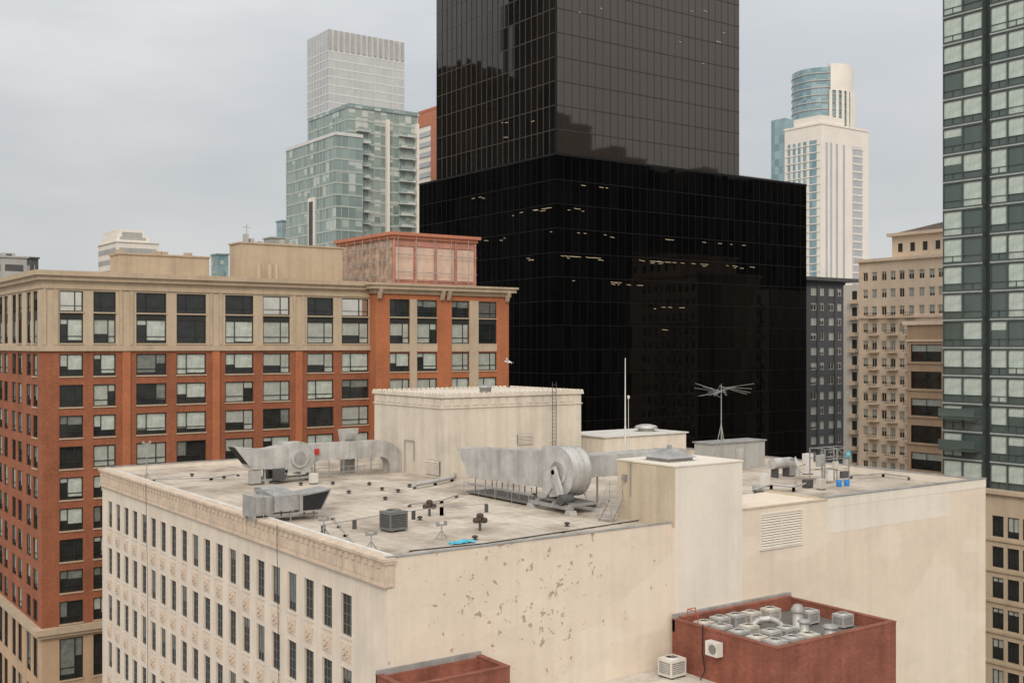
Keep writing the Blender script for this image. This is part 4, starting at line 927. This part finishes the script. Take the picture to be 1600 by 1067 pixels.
x0,y0=pd(513,420); x1=xat(632,y0); y1=yat(480,x0); z1=zat(46,x0,y0)
pt=thing('pale_glass_tower','pale silvery glass tower with flat top standing tallest at the left','tower',(x0,y0,0),local=False)
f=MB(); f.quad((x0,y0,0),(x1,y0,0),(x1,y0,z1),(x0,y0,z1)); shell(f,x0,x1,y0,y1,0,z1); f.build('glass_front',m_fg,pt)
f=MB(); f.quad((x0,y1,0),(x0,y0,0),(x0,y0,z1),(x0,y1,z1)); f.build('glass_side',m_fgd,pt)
f=MB(); vs=[z1-8-3.2*i for i in range(0,28)]; grid(f,'S',y0,x0,x1,z1-90,z1-7.6,frange(x0+2.5,x1-.6,2.5),vs,.18,.12,.5,.08); f.build('mullions',m_fmul,pt)
f=MB(); grid(f,'W',x0,y0,y1,z1-90,z1,frange(y0+2.5,y1-.5,2.5),vs,.18,.12,.5,.08); f.build('mullions',m_fmul,pt)
f=MB()
for x in frange(x0+.6,x1-.6,2.4): f.box(x-.5,x+.5,y0-.3,y0-.02,z1-7.5,z1)
f.build('crown_fins',m_lgrey,pt)
ox0=166.0; oy1=yat(634,ox0); oy0=oy1-30; oz=zat(186,ox0,oy1)
ot=thing('orange_topped_building','slim white apartment block with orange cladding beside the black tower','building',(ox0,oy0,0),local=False)
f=MB(); f.box(ox0,ox0+20,oy0,oy1,0,oz); f.build('wall',m_wf,ot)
f=MB(); f.box(ox0-.3,ox0+20.3,oy0-.3,oy1+.2,oz,oz+.7); f.box(ox0-.2,ox0,oy0,oy1,oz-4,oz); f.box(ox0-.2,ox0,oy0,yat(674,ox0),oz-40,oz-4.01); f.build('orange_cladding',m_org,ot)
for i in range(24): bx('window_band',m_fgd,ot,ox0-.25,ox0,yat(674,ox0)+.3,oy1-1.2,oz-7-2.9*i,oz-5.6-2.9*i)
def far(name,label,px0,pxc,px1,py,D,mat,gl,steps=None,pitch=3.2):
    x0,y0=pd(pxc,D); x1=xat(px1,y0); y1=yat(px0,x0); z=zat(py,x0,y0)
    r=thing(name,label,'building',(x0,y0,0),local=False)
    f=MB(); f.box(x0,x1,y0,y1,0,z); f.build('wall',mat,r)
    zz=z-1.6
    while zz>50:
        bx('window_band',gl,r,x0+.8,x1-.8,y0-.06,y0,zz-1.5,zz); bx('window_band',gl,r,x0-.06,x0,y0+.8,y1-.8,zz-1.5,zz); zz-=pitch
    f=MB(); f.box(x0-.3,x1+.3,y0-.3,y1+.3,z,z+.4); f.build('parapet',mat,r)
    if steps:
        for a,b,h in steps:
            f=MB(); f.box(x0+(x1-x0)*a,x0+(x1-x0)*b,y0+1.5+h*.01,y1-1.5-h*.01,z+.4,z+h); f.build('setback',mat,r)
            f=MB(); f.box(x0+(x1-x0)*a+.8,x0+(x1-x0)*b-.8,y0+1.4,y0+1.5+h*.01,z+h*.45,z+h*.8); f.build('window_band',gl,r)
    return r
far('white_block','small white stepped block peeping over the brick block roof',153,182,248,378,330,m_wf,m_lgrey,[(.05,.8,2.2),(.1,.7,4.0)])
far('grey_block','small dark grey block at the left edge above the brick cornice',-40,2,42,402,260,m_lgrey,m_gdark,[(.1,.6,1.2)])
far('dark_block','narrow dark block right beside the grey block at the left edge',40,48,60,404,280,m_gdark,m_lgrey)
far('teal_glass_block','narrow teal glass block between the two tan roof houses',330,340,357,398,330,m_bgl,m_cgl)
far('teal_glass_block','pale teal glass block low beside the green apartment tower',432,440,470,346,340,m_bgl,m_cgl)
far('tan_block','low pale block left of the green apartment tower base',412,424,446,372,330,m_lgrey,m_gdark)

# ================================================================ FAR RIGHT TOWERS
wx,wy=pd(1283,450); wx1=xat(1357,wy); wy1=yat(1226,wx); wz=zat(194,wx,wy)
wt=thing('white_tower','tall white concrete tower with vertical glass strips right of the black tower','tower',(wx,wy,0),local=False)
f=MB(); f.box(wx,wx1,wy,wy1,0,wz); f.build('concrete_shaft',m_wf,wt)
def strips(face,c,pl,zt,zb,mat,nm,root,t=.12):
    for a,b in pl:
        f=MB(); ua,ub=(xat(a,c),xat(b,c)) if face=='S' else (yat(b,c),yat(a,c))
        if face=='S': f.box(ua,ub,c-t,c,zb,zt)
        else: f.box(c-t,c,ua,ub,zb,zt)
        f.build(nm,mat,root)
strips('W',wx,[(1231,1235),(1239,1243),(1247,1251),(1255,1260),(1265,1276)],wz-6,40,m_bgl,'glass_strip',wt)
strips('S',wy,[(1290,1293),(1297,1300),(1306,1309),(1317,1320),(1332,1347)],wz-7,40,m_fgd,'glass_strip',wt)
zz=wz-8
while zz>45:
    bx('floor_slab',m_wf,wt,wx-.26,wx-.121,wy+.5,wy1-.5,zz,zz+.35); bx('floor_slab',m_wf,wt,xat(1332,wy),xat(1348,wy),wy-.3,wy-.121,zz,zz+.6); zz-=3.2
f=MB(); f.box(wx+1,xat(1322,wy),wy+1,wy1-4,wz,wz+4.0); f.box(wx-.3,wx1+.3,wy-.3,wy1+.3,wz,wz+.8); f.build('crown',m_wf,wt)
f=MB(); f.box(wx,wx+14,wy1+.01,yat(1205,wx),0,zat(187,wx,yat(1215,wx))); f.build('glass_wing',m_bgl,wt)
rx,ry=pd(1284,540); R=14.0; rz1=180.8
rt=thing('round_topped_tower','teal glass tower with white rounded crown behind the white tower','tower',(rx,ry,0),local=True)
f=MB(); f.cyl((0,0,0),(0,0,rz1),R,n=40); f.build('round_glass_shaft',m_bgl,rt)
for i in range(17): f=MB(); f.lathe([(R+.02,0),(R+.25,.0),(R+.25,.6),(R+.02,.6)],(0,0,rz1-3-3.4*i),40); f.build('floor_band',m_lgrey,rt)
f=MB(); a0=math.radians(-125); n=16
pts=[((R+.6)*math.cos(a0+math.radians(100)*i/n),(R+.6)*math.sin(a0+math.radians(100)*i/n)) for i in range(n+1)]; 
f.prism(pts+[(0,0)],'z',rz1-11,rz1+1.6); f.build('white_crown',m_wf,rt)
for i in range(0,n+1,2): f=MB(); f.cyl((pts[i][0],pts[i][1],40),(pts[i][0],pts[i][1],rz1-11),.8,n=6); f.build('white_fin',m_wf,rt)
# dark grey block
dy=146.0; dx0=xat(1240,dy); dx1=xat(1321,dy); dz=zat(437,dx0,dy)
db=thing('dark_grey_block','narrow dark grey apartment block squeezed right of the black podium','building',(dx0,dy,0),local=False)
dc=[(xat(a,dy),xat(b,dy)) for a,b in ((1267,1276),(1280,1288),(1295,1303),(1307,1315))]
dr=[(dz-2.9-2.95*k,dz-1.4-2.95*k) for k in range(15)]
f=MB(); facade(f,'S',dy,dx0,dx1,0,dz,dc,dr,.3); f.quad((dx0,dy,0),(dx0,dy+20,0),(dx0,dy+20,dz),(dx0,dy,dz)); shell(f,dx0,dx1,dy,dy+20,0,dz); f.build('wall',m_dgrey,db)
f=MB(); f.box(dx0,dx1+3,dy-1.2,dy+20,dz,dz+.7); f.build('roof_slab',m_gdark,db)
for a,b in ((dc[0][1],dc[1][0]),(dc[2][1],dc[3][0])): bx('pier',m_dgrey,db,a,b,dy-.2,dy,20,dz-1)
add_windows(db,[('S',dy,(a+b)/2,r0,b-a,r1-r0,'plainw',random.choice((0,1,3,6,6,4))) for a,b in dc for r0,r1 in dr],100)
# tan apartment block
ex=157.0; ey1=yat(1342,ex); ey0=100.0; ez=zat(411,ex,ey1)
tb=thing('tan_apartment_block','peach stone apartment block with many small balconies behind the brown building','building',(ex,ey0,0),local=False)
ecen=[yat(p,ex) for p in (1352,1366,1381,1395,1409,1424,1440,1456,1470)]
ec=[(c-.5,c+.5) for c in ecen]; er=[(ez-3.2-2.85*k,ez-1.7-2.85*k) for k in range(17)]
f=MB(); facade(f,'W',ex,ey0,ey1,0,ez,ec,er,.3); shell(f,ex,ex+18,ey0,ey1,0,ez); f.build('wall',m_tbei,tb)
add_windows(tb,[('W',ex,(a+b)/2,r0,b-a,r1-r0,'plainw' if i%2 else 'plains',random.choice((0,1,3,6,4,3))) for i,(a,b) in enumerate(ec) for r0,r1 in er],100)
f=MB(); f.box(ex-.5,ex+18,ey0,ey1+.5,ez,ez+.5); f.build('cornice',m_tbei,tb)
f=MB(); f.box(ex-.3,ex+.01,ey0,ey1+.3,ez-9.4,ez-9.0); f.build('cornice',m_tbei,tb)
ya=yat(1388,ex)
f=MB(); f.box(ex+1,ex+17,ey0,ya,ez+.5,ez+4.0); f.build('upper_storey',m_tbei,tb)
for k in range(6): yk=ya-1.6-2.3*k; bx('upper_window',m_softglass,tb,ex+.94,ex+1,yk-.4,yk+.4,ez+1.4,ez+2.8)
f=MB(); f.box(ex+.3,ex+17.5,ey0,ya+.6,ez+4.0,ez+4.5); f.build('upper_cornice',m_tbei,tb)
f=MB(); f.prism([(ey0,ez+4.5),(ya,ez+4.5),(ya-9,ez+5.6),(ey0,ez+5.9)],'x',ex+1.2,ex+16); f.build('slate_roof',m_slate,tb)
for i in (1,3,5):
    for r0,r1 in er[2:]:
        f=MB(); a,b=ec[i]; f.box(ex-1.0,ex,a-.5,b+.5,r0-.5,r0-.32); o=f.build('balcony',m_tbei,tb)
        f2=MB()
        for z in (r0-.1,r0+.35): f2.box(ex-1.0,ex-.95,a-.5,b+.5,z,z+.05)
        for yy in frange(a-.5,b+.5,.35): f2.box(ex-.99,ex-.96,yy-.02,yy+.02,r0-.32,r0+.35)
        f2.build('railing',m_gdark,o)
# slim pale block
sx=166.0; sy0=yat(1345,sx); sy1=yat(1318,sx); sz=zat(446,sx,sy1)
sb=thing('slim_pale_block','slim pale apartment block between the dark grey block and the peach block','building',(sx,sy0,0),local=False)
f=MB(); f.box(sx,sx+12,sy0,sy1,0,sz); f.build('wall',m_wf,sb)
for k in range(14):
    f=MB(); z=sz-2.6-2.9*k; f.box(sx-1.0,sx,sy0+.5,sy1-1.6,z-.8,z-.1); f.build('balcony',m_tbei,sb)
    f=MB(); f.box(sx-.04,sx,sy0+.8,sy1-1.9,z-.1,z+1.5); f.build('window',m_softglass,sb)
# brown building
fx=125.7; fy1=yat(1417,fx); fy0=70.0; fz=zat(508,fx,fy1)
bb=thing('brown_building','brown stucco building with wide dark windows below the green grey glass tower','building',(fx,fy0,0),local=False)
fc=[(fy1-5.0,fy1-.6),(fy1-10.4,fy1-6.0),(fy1-15.8,fy1-11.4)]; frw=[(fz-4.7-3.45*k,fz-2.5-3.45*k) for k in range(10)]
f=MB(); facade(f,'W',fx,fy0,fy1,0,fz,fc,frw,.4); shell(f,fx,fx+18,fy0,fy1,0,fz); f.build('wall',m_brn,bb)
add_windows(bb,[('W',fx,(a+b)/2,r0,b-a,r1-r0,'plain',random.choice((0,2,5,1,7))) for a,b in fc for r0,r1 in frw],100)
bx('cornice',m_tbei,bb,fx-.4,fx+18,fy0,fy1+.4,fz,fz+.5); bx('band_course',m_tbei,bb,fx-.2,fx,fy0,fy1,fz-2.1,fz-1.9)
for r0,r1 in frw: bx('band_course',m_brn,bb,fx-.18,fx,fy0,fy1,r0-.28,r0-.08)
# ================================================================ GLASS TOWER RIGHT
tx=107.5; ty1=yat(1478,tx); ty0=46.0; tz0=35.0; tz1=112.0
tt=thing('glass_bay_tower','green grey glass apartment tower with curtained bays at the right edge','tower',(tx,ty0,0),local=False)
f=MB(); f.box(tx,tx+22,ty0,ty1,0,tz1); f.build('core_wall',m_tdark,tt)
bays=[(yat(1535,tx-.8),ty1-.15),(57.6,yat(1547,tx-.8)),(49.0,56.8)]
fh=2.92; wl=[]; nfl=int((tz1-tz0)/fh)
for bi,(a,b) in enumerate(bays):
    f=MB(); ncol=2 if bi==0 else 4; w=(b-a)/ncol
    cc=[(a+w*i+.04,a+w*(i+1)-.04) for i in range(ncol)]
    rr=[(tz0+fh*k+.36,tz0+fh*k+2.90) for k in range(nfl)]
    facade(f,'W',tx-.8,a,b,tz0,tz0+fh*nfl,cc,rr,.2); f.quad((tx-.8,a,tz0),(tx,a,tz0),(tx,a,tz0+fh*nfl),(tx-.8,a,tz0+fh*nfl)); f.quad((tx-.8,b,tz0),(tx,b,tz0),(tx,b,tz0+fh*nfl),(tx-.8,b,tz0+fh*nfl)); f.quad((tx-.8,a,tz0),(tx,a,tz0),(tx,b,tz0),(tx-.8,b,tz0))
    f.build('bay_wall',m_tdark,tt)
    for k in range(nfl): bx('slab_edge',m_tgrey,tt,tx-.86,tx-.8,a,b,tz0+fh*k+.10,tz0+fh*k+.24)
    if bi<2:
        for k in range(nfl):
            f=MB(); f.quad((tx-.75,a-.01,tz0+fh*k+.5),(tx-.05,a-.01,tz0+fh*k+.5),(tx-.05,a-.01,tz0+fh*k+2.8),(tx-.75,a-.01,tz0+fh*k+2.8)); f.build('side_pane',m_tgl,tt)
    for c0,c1 in cc:
        for k,(r0,r1) in enumerate(rr):
            if r0<90: wl.append(('W',tx-.8,(c0+c1)/2,r0,c1-c0,r1-r0,'teal',random.choice((0,1,2,3,3,4,3,6,7,4))))
add_windows(tt,wl,100)
for z in (39.0,42.3):
    f=MB(); f.box(tx-1.8,tx-.87,bays[0][0]+.3,bays[0][1]-.1,z,z+.2); o=f.build('balcony',m_tdark,tt)
    f=MB(); f.box(tx-1.8,tx-1.75,bays[0][0]+.3,bays[0][1]-.1,z+.3,z+1.15); f.build('glass_guard',m_tgl,o)
pb=thing('beige_podium_building','beige low building with square windows below the glass tower at the right edge','building',(tx-2,ty0,0),local=False)
px_=tx-2.0; pz=zat(770,px_,yat(1545,px_))
pcn=[yat(p,px_) for p in (1559,1583,1607,1630)]; pcc=[(c-.62,c+.62) for c in pcn]; prr=[(pz-4.3-3.1*k,pz-2.2-3.1*k) for k in range(9)]
f=MB(); facade(f,'W',px_,ty0,70,0,pz,pcc,prr,.3); shell(f,px_,tx-.01,ty0,70,0,pz); f.build('wall',m_tan,pb)
add_windows(pb,[('W',px_,(a+b)/2,r0,b-a,r1-r0,'plain',random.choice((0,1,3,4,2))) for a,b in pcc for r0,r1 in prr],100)
bx('cornice',m_tan2,pb,px_-.4,tx-.87,ty0,70.3,pz,pz+.35)
for k in range(8): bx('band_course',m_tan2,pb,px_-.15,px_,ty0,70,pz-4.75-3.1*k,pz-4.5-3.1*k)

# ---------------------------------------------------------------- gull
x,y=pd(795,100); gz=zat(567,x,y)
gm=MB(); n=8; secs=[(-.30,.012,.0),(-.22,.035,.0),(-.05,.065,.0),(.08,.06,.005),(.16,.035,.02),(.21,.036,.03),(.25,.025,.028),(.29,.008,.02)]
vs=[]
for (yy,r,zz) in secs:
    for i in range(n): t=2*math.pi*i/n; vs.append((r*math.cos(t),yy,zz+r*.9*math.sin(t)))
gm.add(vs,[(k*n+i,k*n+(i+1)%n,(k+1)*n+(i+1)%n,(k+1)*n+i) for k in range(len(secs)-1) for i in range(n)],True)
for s in (-1,1):
    st=[(.03,.08,-.08,.02),(.26,.12,-.05,.16),(.5,.06,-.07,.14),(.72,-.06,-.10,.05)]
    vs=[]
    for (xx,a,b,zz) in st: vs+= [(s*xx,a,zz),(s*xx,(a+b)/2,zz+.015),(s*xx,b,zz),(s*xx,(a+b)/2,zz-.012)]
    gm.add(vs,[(k*4+i,k*4+(i+1)%4,(k+1)*4+(i+1)%4,(k+1)*4+i) for k in range(3) for i in range(4)]+[(12,13,14,15)],True)
gm.add([(-.03,-.28,0),(.03,-.28,0),(.07,-.42,0),(-.07,-.42,0)],[(0,1,2,3)])
gu=tag(gm.build('gull',m_gull),'white gull flying with raised wings past the black tower','bird')
gu.location=(x,y,gz); gu.rotation_euler=(.1,.25,math.radians(40)); gu.scale=(1.3,1.3,1.3)

# ---------------------------------------------------------------- light, world, camera
sd=Vector((-.55,-.62,.58)).normalized()
su=bpy.data.lights.new('sun','SUN'); su.energy=1.35; su.angle=math.radians(16); su.color=(1,.90,.79)
so=bpy.data.objects.new('sun',su); C.objects.link(so); so.rotation_euler=sd.to_track_quat('Z','Y').to_euler(); so.location=(-60,-80,160)
W=bpy.data.worlds.new('World'); SC.world=W; W.use_nodes=True; nt=W.node_tree; L=nt.links
bg=nt.nodes['Background']
sky=nn(nt,'ShaderNodeTexSky',sky_type='NISHITA'); sky.sun_disc=False; sky.sun_elevation=math.asin(sd.z); sky.sun_rotation=math.atan2(sd.x,sd.y)
tcw=nn(nt,'ShaderNodeTexCoord').outputs['Generated']
sp=nn(nt,'ShaderNodeSeparateXYZ'); L.new(tcw,sp.inputs[0])
cl1=mrange(nt,noise(nt,tcw,2.3,6,.52,(1,1,3.2)),.34,.64)
col=mixc(nt,cl1,(4.9,5.2,5.5),(6.75,6.75,6.7))
hz=mrange(nt,sp.outputs[2],0,.12,.5,0)
col=mixc(nt,hz,col,(6.7,6.5,6.3))
# paler towards the right of the view
rd=nn(nt,'ShaderNodeVectorMath',operation='DOT_PRODUCT'); L.new(tcw,rd.inputs[0]); rd.inputs[1].default_value=(.8141,-.5807,0)
col=mixc(nt,mrange(nt,rd.outputs['Value'],-.1,.5,0,.55),col,(6.75,6.75,6.7))
zen=mrange(nt,sp.outputs[2],.15,.9,1,2.1)
col=mixc(nt,1.0,col,zen,'MULTIPLY')
# the overcast is brighter and warmer around the hidden sun
dp=nn(nt,'ShaderNodeVectorMath',operation='DOT_PRODUCT'); L.new(tcw,dp.inputs[0]); dp.inputs[1].default_value=tuple(sd)
glow=mrange(nt,dp.outputs['Value'],.45,1,0,1)
warm=mixc(nt,glow,(1,1,1),(1.75,1.62,1.45)); col=mixc(nt,1.0,col,warm,'MULTIPLY')
fin=mixc(nt,.92,sky.outputs[0],col)
L.new(fin,bg.inputs['Color']); bg.inputs['Strength'].default_value=.1
cam=bpy.data.cameras.new('camera'); co=bpy.data.objects.new('camera',cam); C.objects.link(co)
co.location=(0,0,H); co.rotation_euler=(math.pi/2,0,-TH); cam.sensor_width=36; cam.lens=36*F/1600; cam.shift_y=6.5/1600; cam.clip_start=.5; cam.clip_end=6000
SC.camera=co
SC.view_settings.view_transform='Standard'; SC.view_settings.look='None'; SC.view_settings.exposure=0
